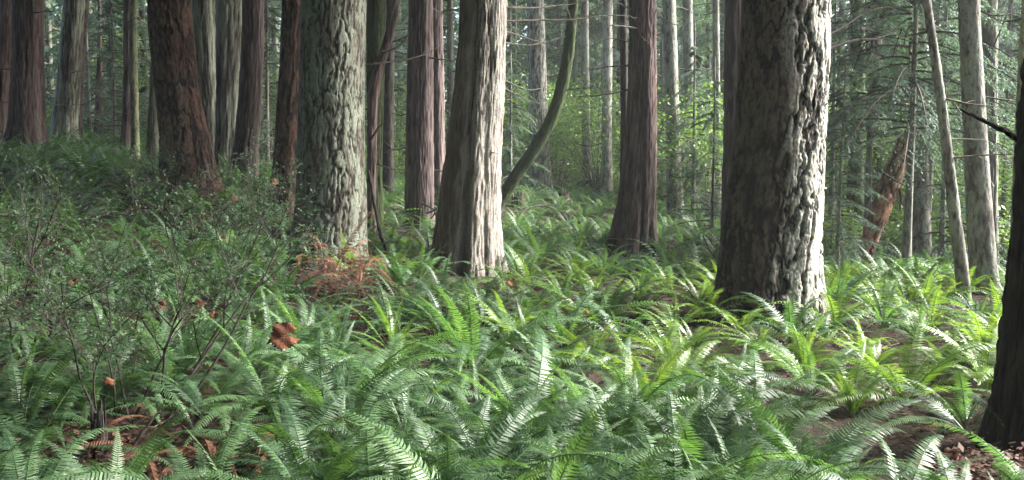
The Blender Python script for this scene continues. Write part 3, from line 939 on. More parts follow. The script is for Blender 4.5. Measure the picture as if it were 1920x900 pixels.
def join(name, src, placements, mats):
    """src: list of mesh_arrays; placements: (index, loc, rotz, scale, tilt)"""
    Vs, Ps, Ms, n = [], [], [], 0
    for k, loc, rz, sc in placements:
        V, P, M = src[k]
        c, s = math.cos(rz), math.sin(rz)
        R = np.array(((c, -s, 0), (s, c, 0), (0, 0, 1)), np.float32)
        Vs.append((V @ R.T) * np.float32(sc) + np.asarray(loc, np.float32))
        for p, m in zip(P, M):
            Ps.append(p + n)
            Ms.append(m)
        n += len(V)
    return mesh(name, np.concatenate(Vs), Ps, mats, Ms)


# far wood beyond the trees one can tell apart
FARW = [crown_mesh("far wood", M_HEM, 400 + i, .3, 12, 2.8, 1.2, 50, 8, 6, .30, .12, .1, .45, .4, False) for i in range(3)]
fw = [mesh_arrays(m) for m in FARW]
trk = mesh_arrays(FT['far'][0])
trk = (trk[0], trk[1], [m + 2 for m in trk[2]])
pl = []
for i in range(110):
    Y = RNG.uniform(38, 72)
    x = RNG.uniform(-.62, .62) * Y
    g = float(gz(x, Y))
    sc = RNG.uniform(.9, 1.5)
    pl.append((int(RNG.integers(3)), (x, Y, g), RNG.uniform(0, 6), sc))
    if i % 5 == 0:
        pl.append((3, (x + .3, Y - 1, g), 0, 1.0))
o = obj("far_woods", join("far woods", fw + [trk], pl, [M_HEM, M_BRANCHWOOD, BARK['far']]))
tag(o, "hazy far wood that reads as one mass behind the trees", "woods", kind="stuff")

# unseen wood around the camera and canopy overhead, added and shaped for shade
CAN = [crown_mesh("shade canopy", M_HEM, 430 + i, 0, 6, 3.4, 1.6, 26, 7, 6, .42, .19, .1, .3, .2, False) for i in range(2)]
cw = [mesh_arrays(m) for m in CAN]
rg = np.random.default_rng(12)
pl = []
for k in range(330):
    a = rg.uniform(0, 2 * pi)
    r = rg.uniform(7.5, 30)
    x, y = r * math.sin(a), r * math.cos(a)
    if y > 2 and abs(x) < .62 * y + 3.2:
        continue
    if x > 3 and -5 < y < 24 and r < 22:
        continue
    pl.append((int(rg.integers(3)), (x, y, float(gz(x, y))), rg.uniform(0, 6), rg.uniform(.8, 1.15) * (.75 if x > 3 else 1.25)))
o = obj("unseen_woods", join("unseen woods around", fw, pl, [M_HEM, M_BRANCHWOOD]))
tag(o, "unseen wood beside and behind the clearing, added to dim its light", "woods", kind="stuff")
pl = []
for k in range(270):
    x, y = rg.uniform(-24, 15), rg.uniform(-12, 34)
    if x > (15 if y < 6.0 else 9.2 if y < 10.4 else 7.4 if y < 15.5 else 4.8) or (y > 24 and x > -5) or rg.random() < ((.96 if y > 10 else .88) if x < -5 else .45 if y > 15.5 else .8 if x < -2.5 and y > 2 else .42 if y > -2 else .2):  # canopy edge and gaps laid along sun paths to shade chosen trunks
        continue
    pl.append((int(rg.integers(2)), (x, y, rg.uniform(8.5, 11.5) + .09 * max(y, 0)), rg.uniform(0, 6), rg.uniform(.8, 1.2)))
o = obj("shade_canopy", join("shade canopy", cw, pl, [M_HEM, M_BRANCHWOOD]))
tag(o, "unseen high boughs overhead, set out to shade the wood", "shade canopy", kind="stuff")

# ------------------------------------------------------------------ broadleaf undergrowth


def shrub_mesh(seed, r, h, nclump, nleaf, lf):
    rg = np.random.default_rng(seed)
    mb = MB()
    stems = MB()
    for c in range(nclump):
        a, q = rg.uniform(0, 2 * pi), rg.uniform(.1, 1) ** .6
        ce = np.array((r * q * math.cos(a), r * q * math.sin(a), h * rg.uniform(.25, 1) * (1.05 - .45 * q)))
        n = nleaf
        p = ce + rg.normal(0, 1, (n, 3)) * np.array((.17, .17, .11)) * r * 1.4
        p[:, 2] = np.maximum(p[:, 2], .04)
        d = norm(rg.normal(0, 1, (n, 3)) * (1, 1, .5) + (ce * (1, 1, 0)) * .8)
        up = norm(rg.normal(0, .5, (n, 3)) + (0, 0, 1))
        sc = rg.uniform(.55, 1.25, n)
        V, f = kites(p, d, up, lf * sc, lf * .62 * sc, .42)
        mb.add(V, [f])
        b0 = np.array((rg.normal(0, .06), rg.normal(0, .06), -.05))
        e = np.linspace(0, 1, 5)[:, None]
        Q = b0 * (1 - e) + ce * e + np.array((0, 0, .2 * h)) * e * (1 - e)
        V, f = tube(Q, np.linspace(.009, .003, 5), 4)
        stems.add(V, f)
    return mb.mesh("foliage", M_BROAD), stems.mesh("stems", M_BRANCHWOOD)


SHR = [shrub_mesh(500 + i, .85, 1.15, 26, 60, .085) for i in range(3)]
SHRUBS = [
    (1005, 30, 1.3, "bright leafy shrub under the pale distant fir"), (1060, 31, 1.5, "bright leafy shrub behind the dead stumps"),
    (1115, 30, 1.5, "sunlit leafy shrub between the slim pale hemlocks"), (1165, 27, 1.2, "leafy shrub behind the foot of the fluted cedar"),
    (965, 28, 1.2, "leafy shrub where the curved mossy stem meets the ground"), (1235, 26, 1.2, "leafy shrub right of the fluted cedar's foot"),
    (1275, 29, 1.4, "leafy shrub between the feet of the two grey hemlocks"), (1325, 24, 1.2, "leafy shrub near the thin grey sapling's foot"),
    (735, 24, 1.1, "low leafy shrub behind the blackish slim trunk"), (1560, 15.5, .8, "low leafy shrub right of the massive fir's foot"),
    (1600, 20, 1.1, "leafy shrub left of the orange snag's foot"), (1665, 16.5, .9, "bright leafy shrub right of the orange snag's foot"),
    (1690, 21, 1.2, "sunlit leafy shrub between the orange snag and the half dark hemlock"), (1760, 18, 1.1, "bright leafy shrub right of the half dark hemlock"),
    (1785, 22, 1.2, "sunlit shrub behind the leaning mottled pole"), (1880, 15, .9, "bright leafy shrub behind the thin greenish pole"),
    (1895, 21, 1.3, "taller sunlit shrub beyond the thin greenish pole"), (210, 27, 1.1, "leafy shrub by the yellow green pole's foot"),
    (90, 24, .9, "low shrub between the broad red brown cedar and the slanting one"),
]
for i, (px, Y, sc, lab) in enumerate(SHRUBS):
    x = at(px, 300, Y)[0]
    rt = thing("leafy_shrub", lab, "shrub", (x, Y, float(gz(x, Y))), None, (0, 0, i * 1.9))
    obj("foliage", SHR[i % 3][0], rt, None, None, sc)
    obj("stems", SHR[i % 3][1], rt, None, None, sc)

LTREE = [shrub_mesh(520 + i, 1.7, 4.6, 70, 60, .12) for i in range(2)]
for i, (px, Y, sc, lab) in enumerate([
        (985, 28, .8, "light green broadleaf sapling left of the pale distant fir"), (1045, 27.5, .85, "light green broadleaf sapling glowing right of the pale distant fir"),
        (1122, 26, .8, "light green broadleaf sapling between the slim pale hemlocks"), (1278, 23.5, .75, "light green broadleaf sapling between the two grey hemlocks right of the fluted cedar"),
        (1328, 20.5, .7, "light green broadleaf sapling behind the thin grey sapling"), (1582, 19, .7, "light green broadleaf sapling left of the dark mossy stem"),
        (1672, 19.5, .75, "light green broadleaf sapling behind the orange snag"), (1768, 18.5, .7, "light green broadleaf sapling behind the leaning mottled pole"),
        (1886, 16.5, .62, "light green broadleaf sapling behind the thin greenish pole"), (742, 25, .7, "light green broadleaf sapling behind the blackish slim trunk"),
        (208, 29, .8, "light green broadleaf sapling behind the yellow green pole"), (503, 24, .75, "light green broadleaf sapling behind the slim dark red cedar")]):
    x = at(px, 300, Y)[0]
    rt = thing("broadleaf_sapling", lab, "tree", (x, Y, float(gz(x, Y))), None, (0, 0, i * 1.9))
    obj("foliage", LTREE[i % 2][0], rt, None, None, sc)
    obj("stems", LTREE[i % 2][1], rt, None, None, sc)

# ------------------------------------------------------------------ huckleberry bushes


def huck(seed, h, spread, nst, leaf=.016, dens=1.0):
    rg = np.random.default_rng(seed)
    st, fo = MB(), MB()
    lp, ld = [], []

    def grow(p, d, L, r, lev):
        n = 7
        t = np.linspace(0, 1, n)[:, None]
        bend = rg.normal(0, .18, 3)
        bend[2] += .05 if lev < 2 else -.08
        P = p + d * L * t + bend * L * t ** 2 + rg.normal(0, .012 * L, (n, 3)) * t
        V, f = tube(P, np.linspace(r, r * .45, n), 5 if lev == 0 else 3)
        st.add(V, f)
        if lev < 3:
            k = (4, 5, 5)[lev]
            for _ in range(k):
                a = rg.uniform(.3 if lev == 0 else .12, 1)
                q = np.array([np.interp(a, t[:, 0], P[:, i]) for i in range(3)])
                e = norm(d * .75 + rg.normal(0, .62, 3) * (1, 1, .55) + (0, 0, .12))
                grow(q, e, L * rg.uniform(.42, .68), r * .5, lev + 1)
        if lev >= 2:
            m = int((9 if lev == 3 else 7) * dens)
            a = rg.uniform(.1, 1, m)
            q = np.stack([np.interp(a, t[:, 0], P[:, i]) for i in range(3)], 1)
            lp.append(q)
            dd = norm(d[None] * .7 + rg.normal(0, .7, (m, 3)) * (1, 1, .4))
            ld.append(dd)

    for s in range(nst):
        a = rg.uniform(0, 2 * pi)
        d = norm(np.array((math.cos(a) * spread, math.sin(a) * spread, 1)))
        grow(np.array((rg.normal(0, .06), rg.normal(0, .06), -.05)), d, h * rg.uniform(.5, .75), .008, 0)
    lp, ld = np.concatenate(lp), np.concatenate(ld)
    up = norm(rg.normal(0, .45, lp.shape) + (0, 0, 1))
    sc = rg.uniform(.6, 1.3, len(lp))
    V, f = kites(lp, ld, up, leaf * sc * 1.5, leaf * .72 * sc, .45)
    fo.add(V, [f])
    return fo.mesh("foliage", M_HUCK), st.mesh("stems", M_TWIGD)


HUCK = [huck(600, 1.25, .6, 5, .0125, .85), huck(601, 1.1, .8, 5, .0125, .85), huck(602, 1.4, .7, 6, .0125, .85)]
for i, (px, py, Y, sc, rz, lab) in enumerate([
        (215, 830, 4.9, .95, .3, "fuzzy small leaved huckleberry bush, nearest the broken dark stump"),
        (330, 800, 5.4, 1.15, 2.0, "large twiggy huckleberry bush left of the orange maple leaf"),
        (60, 690, 6.2, 1.0, 4.0, "huckleberry bush cut by the edge of the frame among shaded ferns"),
        (400, 570, 8.4, .9, 5.2, "huckleberry bush with arching twigs below the slim dark red cedar"),
        (470, 470, 10.2, .85, 2.9, "huckleberry bush reaching across the foot of the tucked dark brown fir"),
        (320, 440, 11.2, .85, .9, "huckleberry bush under the leaning red brown fir")]):
    p = at(px, py, Y)
    g = float(gz(p[0], Y))
    rt = thing("huckleberry_bush", lab, "bush", (p[0], Y, g), None, (0, 0, rz))
    obj("foliage", HUCK[i % 3][0], rt, None, None, sc)
    obj("stems", HUCK[i % 3][1], rt, None, None, sc)
    TREES["the huckleberry bush " + str(i)] = (p[0], Y, .0)

# ------------------------------------------------------------------ ferns


def frond(seed, L, e0, e1, w, pairs, quad=True, twist=0.0, droop=.15):
    """a frond growing from the origin toward +x; e0, e1 = first and last elevation"""
    rg = np.random.default_rng(seed)
    n = 26
    t = np.linspace(0, 1, n)
    el = e0 + (e1 - e0) * (t ** 1.25)
    az = twist * t ** 1.5 + rg.normal(0, .03) * t
    d = np.stack([np.cos(el) * np.cos(az), np.cos(el) * np.sin(az), np.sin(el)], 1)
    P = np.r_[np.zeros((1, 3)), np.cumsum((d[1:] + d[:-1]) / 2 * L / (n - 1), axis=0)]
    mb = MB()
    V, f = tube(P, np.linspace(.0038, .0012, n) * (1 if quad else 1.5), 3)
    mb.add(V, f)
    a = np.linspace(.16, .995, pairs)
    pos = np.stack([np.interp(a, t, P[:, i]) for i in range(3)], 1)
    tan = norm(np.stack([np.interp(a, t, d[:, i]) for i in range(3)], 1))
    side = norm(np.cross(tan, np.array((0, 0, 1.)) + 0 * tan))
    upn = np.cross(side, tan)
    prof = np.clip((a - .10) / .22, 0, 1) ** .7 * np.clip((1.02 - a) / .62, 0, 1) ** .75
    roll = rg.normal(0, .22)
    for sg in (1, -1):
        ln = w * prof * rg.uniform(.86, 1.1, pairs)
        fw_ = rg.normal(.22, .06, pairs) + .35 * a ** 2
        dr = -droop + rg.normal(0, .10, pairs) + sg * roll
        dd = norm(side * sg * np.cos(fw_)[:, None] + tan * np.sin(fw_)[:, None] + upn * dr[:, None])
        wd = np.full(pairs, L * .84 / pairs * (.86 if quad else 1.0)) * rg.uniform(.85, 1.1, pairs)
        if quad:
            mid = pos + dd * (ln * .55)[:, None]
            tip = pos + dd * ln[:, None] + (tan * .10 - upn * .12) * ln[:, None]
            b0 = pos + tan * (wd * .32)[:, None]
            b1 = pos - tan * (wd * .40)[:, None]
            m0 = mid + tan * (wd * .42)[:, None]
            m1 = mid - tan * (wd * .36)[:, None]
            V = np.stack([b1, b0, m0, m1, tip], 1).reshape(-1, 3)
            k = np.arange(pairs) * 5
            q = np.stack([k, k + 1, k + 2, k + 3], 1)
            tr = np.stack([k + 3, k + 2, k + 4], 1)
            mb.add(V, [q, tr])
        else:
            b0 = pos + tan * (wd * .5)[:, None]
            b1 = pos - tan * (wd * .5)[:, None]
            tip = pos + dd * ln[:, None]
            V = np.stack([b1, b0, tip], 1).reshape(-1, 3)
            mb.add(V, [np.arange(pairs * 3).reshape(-1, 3)])
    return mb


R_ = math.radians
# (length, first elevation, last elevation, half width, pairs, twist)
FSPEC = [(.95, 50, -42, .093, 52, .15), (1.0, 44, -50, .096, 54, -.2), (.9, 58, -25, .088, 50, .1), (.85, 38, -34, .091, 48, -.15), (.8, 68, 0, .081, 46, .0),
         (.75, 30, -45, .086, 44, .25), (1.05, 56, -60, .098, 56, -.1), (.7, 76, 30, .072, 42, .1), (.9, 48, -28, .093, 50, -.3), (.65, 22, -38, .081, 40, .1), (.85, 64, -15, .086, 48, -.2), (.95, 42, -62, .093, 52, .3)]
FR_ARR = [frond(700 + i, L, R_(a), R_(b), w, p, True, tw) for i, (L, a, b, w, p, tw) in enumerate(FSPEC)]
FROND = [m.mesh("frond", M_FERN) for m in FR_ARR]
FRONDY = [FR_ARR[i].mesh("young backlit frond", M_FERNY) for i in (2, 4, 7, 10, 0)]
FRONDD = [frond(760 + i, L, R_(a), R_(b), .055, 34, True, tw, .5).mesh("dead frond", M_FERND) for i, (L, a, b, tw) in enumerate([(.6, 25, -45, .3), (.7, 40, -70, -.2), (.55, 75, 40, .1), (.75, 60, -60, .4)])]
LOD = [frond(780 + i, L, R_(a), R_(b), w * 1.0, 26, False, tw) for i, (L, a, b, w, p, tw) in enumerate(FSPEC)]
LOD2 = [frond(790 + i, L, R_(a), R_(b), w * 1.05, 13, False, tw) for i, (L, a, b, w, p, tw) in enumerate(FSPEC)]


def fern_plan(rg, nf, upright):
    """list of (frond index, azimuth, scale)"""
    out = []
    ups = (2, 4, 7, 10)
    for k in range(nf):
        az = (k + rg.uniform(-.35, .35)) * 2 * pi / nf * 1.618 * 2
        i = int(rg.choice(ups)) if rg.random() < upright else int(rg.integers(len(FSPEC)))
        out.append((i, az, rg.uniform(.7, 1.12)))
    return out


def fern_mesh(seed, nf, upright, lib, mat, dead=1):
    rg = np.random.default_rng(seed)
    mb = MB()
    for i, az, s in fern_plan(rg, nf, upright):
        V = np.concatenate(lib[i].V)
        c, sn = math.cos(az), math.sin(az)
        lean = rg.normal(0, .06)
        Rm = np.array(((c, -sn, 0), (sn, c, 0), (lean, 0, 1)))
        V = (V @ Rm.T) * s
        n0 = mb.n
        mb.V.append(V)
        mb.n += len(V)
        for p in lib[i].P:
            mb.P.append(p + n0)
            mb.M.append(1 if rg.random() < .0 else 0)
    return mb.mesh("fern", [mat, M_FERND])


MID = [fern_mesh(800 + i, int(14 + i % 5 * 2), .10 + .12 * (i % 4), LOD, M_FERN) for i in range(9)]
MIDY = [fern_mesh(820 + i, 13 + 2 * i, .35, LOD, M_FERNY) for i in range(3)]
SML = [mesh_arrays(fern_mesh(840 + i, 12 + i % 4, .15, LOD2, M_FERN)) for i in range(6)]

trunk_xyr = np.array([(x, y, r) for x, y, r in TREES.values()])
LITTER_SPOTS = [(-1.62, 8.9, .62), (-1.48, 8.2, .45), (-1.75, 9.6, .4), (4.75, 13.3, .4), (4.6, 12.7, .35), (-1.5, 4.5, .6), (2.35, 4.6, .36), (4.95, 10.3, .45), (5.25, 9.9, .4), (5.5, 10.9, .4), (2.2, 8.35, .3), (-.55, 10.9, .4), (1.85, 14.3, .45), (-.1, 10.9, .3), (-1.35, 13.6, 1.1), (2.1, 4.9, .8), (-1.8, 4.55, .4), (4.3, 5.2, .6), (2.6, 6.3, .5), (3.0, 11.8, .5)]


def ok_spot(x, y, margin=.18):
    d = np.hypot(trunk_xyr[:, 0] - x, trunk_xyr[:, 1] - y) - trunk_xyr[:, 2]
    if d[trunk_xyr[:, 2] > .04].min() < margin:
        return False
    for a, b, r in LITTER_SPOTS:
        if math.hypot(x - a, y - b) < r:
            return False
    return True


def sample(n_try, y0, y1, gap0, gap1, pts=None):
    pts = [] if pts is None else pts
    out = []
    cell = {}

    def key(x, y):
        return int(x // 1.0), int(y // 1.0)
    for p in pts:
        cell.setdefault(key(p[0], p[1]), []).append(p)
    for _ in range(n_try):
        y = math.sqrt(RNG.uniform(y0 * y0, y1 * y1))
        x = RNG.uniform(-.60, .60) * y
        gap = gap0 + (gap1 - gap0) * (y - y0) / (y1 - y0)
        gap *= .62 + .85 * (vnoise(np.array([x * .5]), np.array([y * .5]), np.array([0.]), 77)[0] + 1) / 2
        if not ok_spot(x, y):
            continue
        kx, ky = key(x, y)
        bad = False
        for a in (-1, 0, 1):
            for b in (-1, 0, 1):
                for q in cell.get((kx + a, ky + b), ()):
                    if math.hypot(q[0] - x, q[1] - y) < gap:
                        bad = True
        if bad:
            continue
        p = (x, y)
        cell.setdefault((kx, ky), []).append(p)
        out.append(p)
    return out


HERO = [at(985, 800, 5.3), at(1180, 775, 5.6), at(760, 815, 5.2), at(560, 860, 4.7), at(1000, 900, 4.4), at(1290, 870, 4.6), at(60, 880, 4.5), at(1700, 730, 6.0), at(880, 690, 6.3), at(1420, 780, 5.5), at(650, 760, 5.6), at(1520, 880, 4.5)]
heroes = [(p[0], p[1]) for p in HERO]
near = heroes + sample(18000, 3.7, 17.5, .32, .52, heroes)
near.sort(key=lambda p: p[1])
near = near[:300]
ymax = near[-1][1]
far = sample(20000, ymax - .3, 34, .38, .70, near)
print("ferns", len(near), "ymax", ymax, "stuff", len(far))

LM = {k: v for k, v in TREES.items() if not k.startswith("the huckleberry")}
LMN = list(LM)
LMP = np.array([LM[k][:2] for k in LMN])
ORD = ["nearest", "second", "third", "fourth", "fifth", "sixth", "seventh", "eighth", "ninth", "tenth", "eleventh", "twelfth", "thirteenth", "fourteenth", "fifteenth", "sixteenth", "seventeenth", "eighteenth"] + [t + u for t in ("twenty",) for u in ("",)] + ["twenty-" + u for u in ("first", "second", "third", "fourth", "fifth", "sixth", "seventh", "eighth", "ninth")] + ["thirty-" + u for u in ("first", "second", "third", "fourth", "fifth", "sixth", "seventh", "eighth", "ninth")]
EXT = {"the orange maple leaf": at(538, 640, 6.2)[:2], "the fallen dark log": at(430, 885, 4.4)[:2], "the dead fern heap": at(625, 545, 9.6)[:2], "the broken dark stump": at(190, 865, 4.5)[:2], "the bare black stick": at(1690, 700, 6.0)[:2]}
LMN += list(EXT)
LMP = np.vstack([LMP, np.array(list(EXT.values()))])

placed = []
for i, (x, y) in enumerate(near):
    rg = np.random.default_rng(9000 + i)
    px, py = to_px(np.array((x, y, float(gz(x, y)))))
    px = px[0]
    bright = px > 1250 and rg.random() < .62 and y > 5.6 or (px > 650 and y > 5.5 and rg.random() < .24)  # backlit yellow green painted mostly on ferns in the sunnier part
    sc = rg.uniform(.62, 1.0) if y < 6.5 else rg.uniform(.55, .9)
    if i < 0 or (x, y) in heroes:
        sc = rg.uniform(1.0, 1.18)
    up = .08 if y < 6.5 else .22
    nf = int(rg.integers(13, 22))
    # which thing is it nearest to, and on which side
    d = np.hypot(LMP[:, 0] - x, LMP[:, 1] - y)
    k = int(np.argmin(d))
    dx, dy = x - LMP[k, 0], y - LMP[k, 1]
    side = ("right of" if dx > 0 else "left of") if abs(dx) > abs(dy) else ("behind" if dy > 0 else "in front of")
    placed.append(dict(i=i, x=x, y=y, bright=bright, sc=sc, up=up, nf=nf, lm=LMN[k], side=side, d=float(d[k])))
cnt = {}
for f in sorted(placed, key=lambda f: f["d"]):
    k = (f["lm"], f["side"])
    cnt[k] = cnt.get(k, 0) + 1
    f["ord"] = cnt[k]
for f in placed:
    k = (f["lm"], f["side"])
    look = ("yellow green " if f["bright"] else "dark green ") + ("sword fern")
    look = ("large " if f["sc"] > .88 else "small " if f["sc"] < .64 else "") + look
    f["label"] = look + (" " + ORD[f["ord"] - 1] + " from " if f["ord"] > 1 else " nearest to ") + f["lm"] + ", " + \
        {"right of": "right side", "left of": "left side", "behind": "behind it", "in front of": "before it"}[f["side"]]
NPART = 110
for f in placed:
    x, y, i = f["x"], f["y"], f["i"]
    rg = np.random.default_rng(9500 + i)
    z = float(gz(x, y)) - .01
    lab, grp = f["label"], "sword ferns covering the forest floor"
    if i < NPART:
        rt = thing("sword_fern", lab, "fern", (x, y, z), grp, (rg.normal(0, .05), rg.normal(0, .05), rg.uniform(0, 6.28)))
        for fi, az, s in fern_plan(rg, f["nf"], f["up"]):
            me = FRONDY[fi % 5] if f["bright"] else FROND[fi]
            s *= f["sc"]
            obj("frond", me, rt, (0, 0, 0), (rg.normal(0, .2), rg.normal(.02, .14), az), (s, s * rg.uniform(.75, 1.15), s * rg.uniform(.65, 1.2)))
        if rg.random() < .32:
            a = obj("frond", FRONDD[int(rg.integers(2))], rt, (0, 0, .01), (rg.normal(0, .25), .25, rg.uniform(0, 6.28)), f["sc"] * .9)
            a["label"] = "withered brown frond"
    else:
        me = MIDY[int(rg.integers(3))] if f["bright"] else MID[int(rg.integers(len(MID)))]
        o = obj("sword_fern", me, None, (x, y, z), (rg.normal(0, .06), rg.normal(0, .06), rg.uniform(0, 6.28)), f["sc"] * 1.02)
        tag(o, lab, "fern", grp)
pl = []
for x, y in far:
    pl.append((int(RNG.integers(6)) + (6 if y < 16 else 0), (x, y, float(gz(x, y))), RNG.uniform(0, 6.28), RNG.uniform(.5, .92)))
o = obj("fern_undergrowth", join("far ferns", [mesh_arrays(m) for m in MID[:6]] + SML, pl, [M_FERN, M_FERND]))
tag(o, "far carpet of ferns too small to tell apart", "ferns", kind="stuff")

# dead fern heap at the foot of the lichen crusted fir
p = at(632, 545, 8.9)
rt = thing("dead_fern", "heap of withered russet fern fronds at the lichen crusted fir's foot", "fern", (p[0], 8.9, float(gz(p[0], 8.9)) + .05))
rg = np.random.default_rng(4)
for k in range(80):
    obj("frond", FRONDD[int(rg.integers(2)) if k % 5 else 3], rt, (rg.normal(0, .2), rg.normal(0, .18), rg.uniform(0, .28)), (rg.normal(0, .35), rg.normal(.12, .25), rg.uniform(0, 6.28)), rg.uniform(.4, .7))
obj("frond", FRONDD[2], rt, (-.02, .05, .15), (0, .1, .6), 1.25)["label"] = "upright dry russet frond"

rt = thing("dead_fern", "flattened heap of withered russet fronds beside the forked fallen log", "fern", (-1.5, 4.5, float(gz(-1.5, 4.5)) + .01))
for k in range(30):
    obj("frond", FRONDD[int(rg.integers(2))], rt, (rg.normal(0, .25), rg.normal(0, .12), rg.uniform(0, .10)), (rg.normal(0, .35), rg.normal(.1, .2), rg.uniform(0, 6.28)), rg.uniform(.45, .75))

# ------------------------------------------------------------------ litter, leaves, sticks


def litter():
    n = 42000
    y = np.sqrt(RNG.uniform(3.5 ** 2, 17 ** 2, n))
    x = RNG.uniform(-.62, .62, n) * y
    for k, (a_, b_, r_) in enumerate([(-1.5, 4.5, .5), (-1.62, 8.8, .5), (-2.0, 4.6, .3), (2.3, 4.7, .3)]):
        x[k * 900:(k + 1) * 900] = a_ + RNG.normal(0, r_ * .6, 900)
        y[k * 900:(k + 1) * 900] = b_ + RNG.normal(0, r_ * .5, 900)
    z = gz(x, y) + RNG.uniform(.004, .03, n)
    z[:3600] += np.abs(RNG.normal(0, .05, 3600))
    d = norm(np.stack([RNG.normal(size=n), RNG.normal(size=n), RNG.normal(0, .25, n)], 1))
    up = norm(np.stack([RNG.normal(0, .4, n), RNG.normal(0, .4, n), np.ones(n)], 1))
    s = RNG.uniform(.010, .046, n) * RNG.uniform(.5, 1, n)
    V, q = kites(np.stack([x, y, z], 1), d, up, s * 1.4, s, .5)
    o = obj("leaf_litter", mesh("leaf litter", V, [q], M_LITTER))
    tag(o, "brown fallen leaves and scraps strewn over the forest floor", "leaf litter", kind="stuff")
    mb = MB()
    for k in range(1500):
        y = math.sqrt(RNG.uniform(4 ** 2, 18 ** 2))
        x = RNG.uniform(-.6, .6) * y
        a = RNG.uniform(0, 6.28)
        L = RNG.uniform(.1, .6)
        e = np.linspace(-.5, .5, 4)
        P = np.stack([x + math.cos(a) * L * e, y + math.sin(a) * L * e, e * 0], 1)
        P[:, 2] = gz(P[:, 0], P[:, 1]) + .012 + RNG.uniform(0, .05) * (e + .5)
        P += RNG.normal(0, .012, P.shape)
        V, f = tube(P, RNG.uniform(.003, .008) * np.linspace(1, .5, 4), 4)
        mb.add(V, f)
    o = obj("twig_litter", mb.mesh("twigs", M_TWIG))
    tag(o, "small dead twigs scattered over the forest floor", "twigs", kind="stuff")


litter()


def maple_mesh(seed, curl=.5):
    """five-lobed leaf, cupped, slightly thick"""
    rg = np.random.default_rng(seed)
    lobes = [(-2.15, .62), (-1.05, .92), (0, 1.0), (1.05, .92), (2.15, .62)]
    out = []
    a = np.linspace(-2.75, 2.75, 111)
    r = np.full(a.shape, .80) * np.clip(1.15 - .12 * np.abs(a), .5, 1)
    for c, l in lobes:
        r = np.maximum(r, l * np.exp(-((a - c) / .34) ** 2) + .12 * l * np.exp(-((np.abs(a - c) - .30) / .09) ** 2))
    r *= 1 + .06 * np.sin(a * 23 + seed) + .05 * np.sin(a * 41)
    rings = np.linspace(.08, 1, 9)
    V = []
    for q in rings:
        x = np.cos(a) * r * q
        y = np.sin(a) * r * q
        z = curl * (.8 * np.abs(y) - .5 * x ** 2 - .55 * y ** 2) + .05 * np.sin(x * 9 + y * 5 + seed) * q + rg.normal(0, .01, a.shape)
        V.append(np.stack([x, y, z], 1))
    V = np.concatenate(V)
    m = len(a)
    i = np.arange(8)[:, None] * m
    j = np.arange(m - 1)[None, :]
    q = np.stack([i + j, i + j + 1, i + m + j + 1, i + m + j], -1).reshape(-1, 4)
    n = len(V)
    V2 = V - np.array((0, 0, .012))
    st, sf = tube(np.array([(0.05, 0, 0), (-.3, .03, .05), (-.6, .0, .16)]), [.016, .013, .012], 5)
    mb = MB()
    mb.add(V, [q])
    mb.add(V2, [q[:, ::-1]])
    mb.add(st, sf)
    return mb.mesh("leaf", M_MAPLE, True)


MAPLE = [maple_mesh(1, .45), maple_mesh(2, .9), maple_mesh(3, 1.3)]
LEAVES = [
    (536, 630, 5.5, .150, 0, (.95, .3, 3.6), "big orange red maple leaf caught on the huckleberry twigs"),
    (372, 572, 5.6, .060, 1, (.9, -.3, .4), "tan maple leaf snagged above the darker curled one"),
    (402, 592, 5.7, .052, 2, (1.3, .2, 1.6), "dark curled brown leaf hanging in the huckleberry bush"),
    (300, 572, 5.5, .055, 2, (1.6, .9, .2), "rolled brown leaf hanging left of the tan maple leaf"),
    (203, 718, 4.8, .045, 2, (1.5, .5, 1.0), "rolled russet leaf low on the nearest huckleberry bush"),
    (138, 530, 6.5, .055, 2, (1.6, .4, 2.2), "dark rolled leaf hanging high in the huckleberry twigs"),
    (438, 374, 9.5, .07, 1, (1.4, .2, .8), "pale dry leaf caught under the slim dark red cedar"),
    (424, 445, 9.2, .085, 2, (1.4, .3, 2.0), "russet folded leaf hanging below the pale dry leaf"),
    (512, 342, 9.8, .07, 1, (1.2, .2, .3), "yellowish dry leaf at the tip of an arching twig"),
    (1185, 690, 6.2, .085, 1, (1.1, .2, 2.0), "tan dead leaf among ferns left of the massive cracked fir"),
    (1100, 590, 7.8, .06, 2, (1.0, .5, .7), "small russet dead leaf in the middle of the bright ferns"),
    (668, 600, 7.5, .07, 2, (1.3, .2, 1.2), "russet dead leaf under the withered fern heap"),
    (960, 530, 9.8, .08, 2, (1.2, .1, 2.2), "dark dead leaf among ferns by the silvery cedar's foot"),
    (620, 745, 5.4, .09, 2, (1.3, .4, 2.6), "dark brown crumpled leaf among near ferns below the orange maple leaf"),
]
for px, py, Y, s, k, rot, lab in LEAVES:
    s *= .72
    o = obj("maple_leaf", MAPLE[k], None, at(px, py, Y), None, s)
    o.rotation_mode = 'ZXY'
    o.rotation_euler = (min(rot[0], 1.0), rot[1] * .5, rot[2])
    tag(o, lab, "dead leaf")


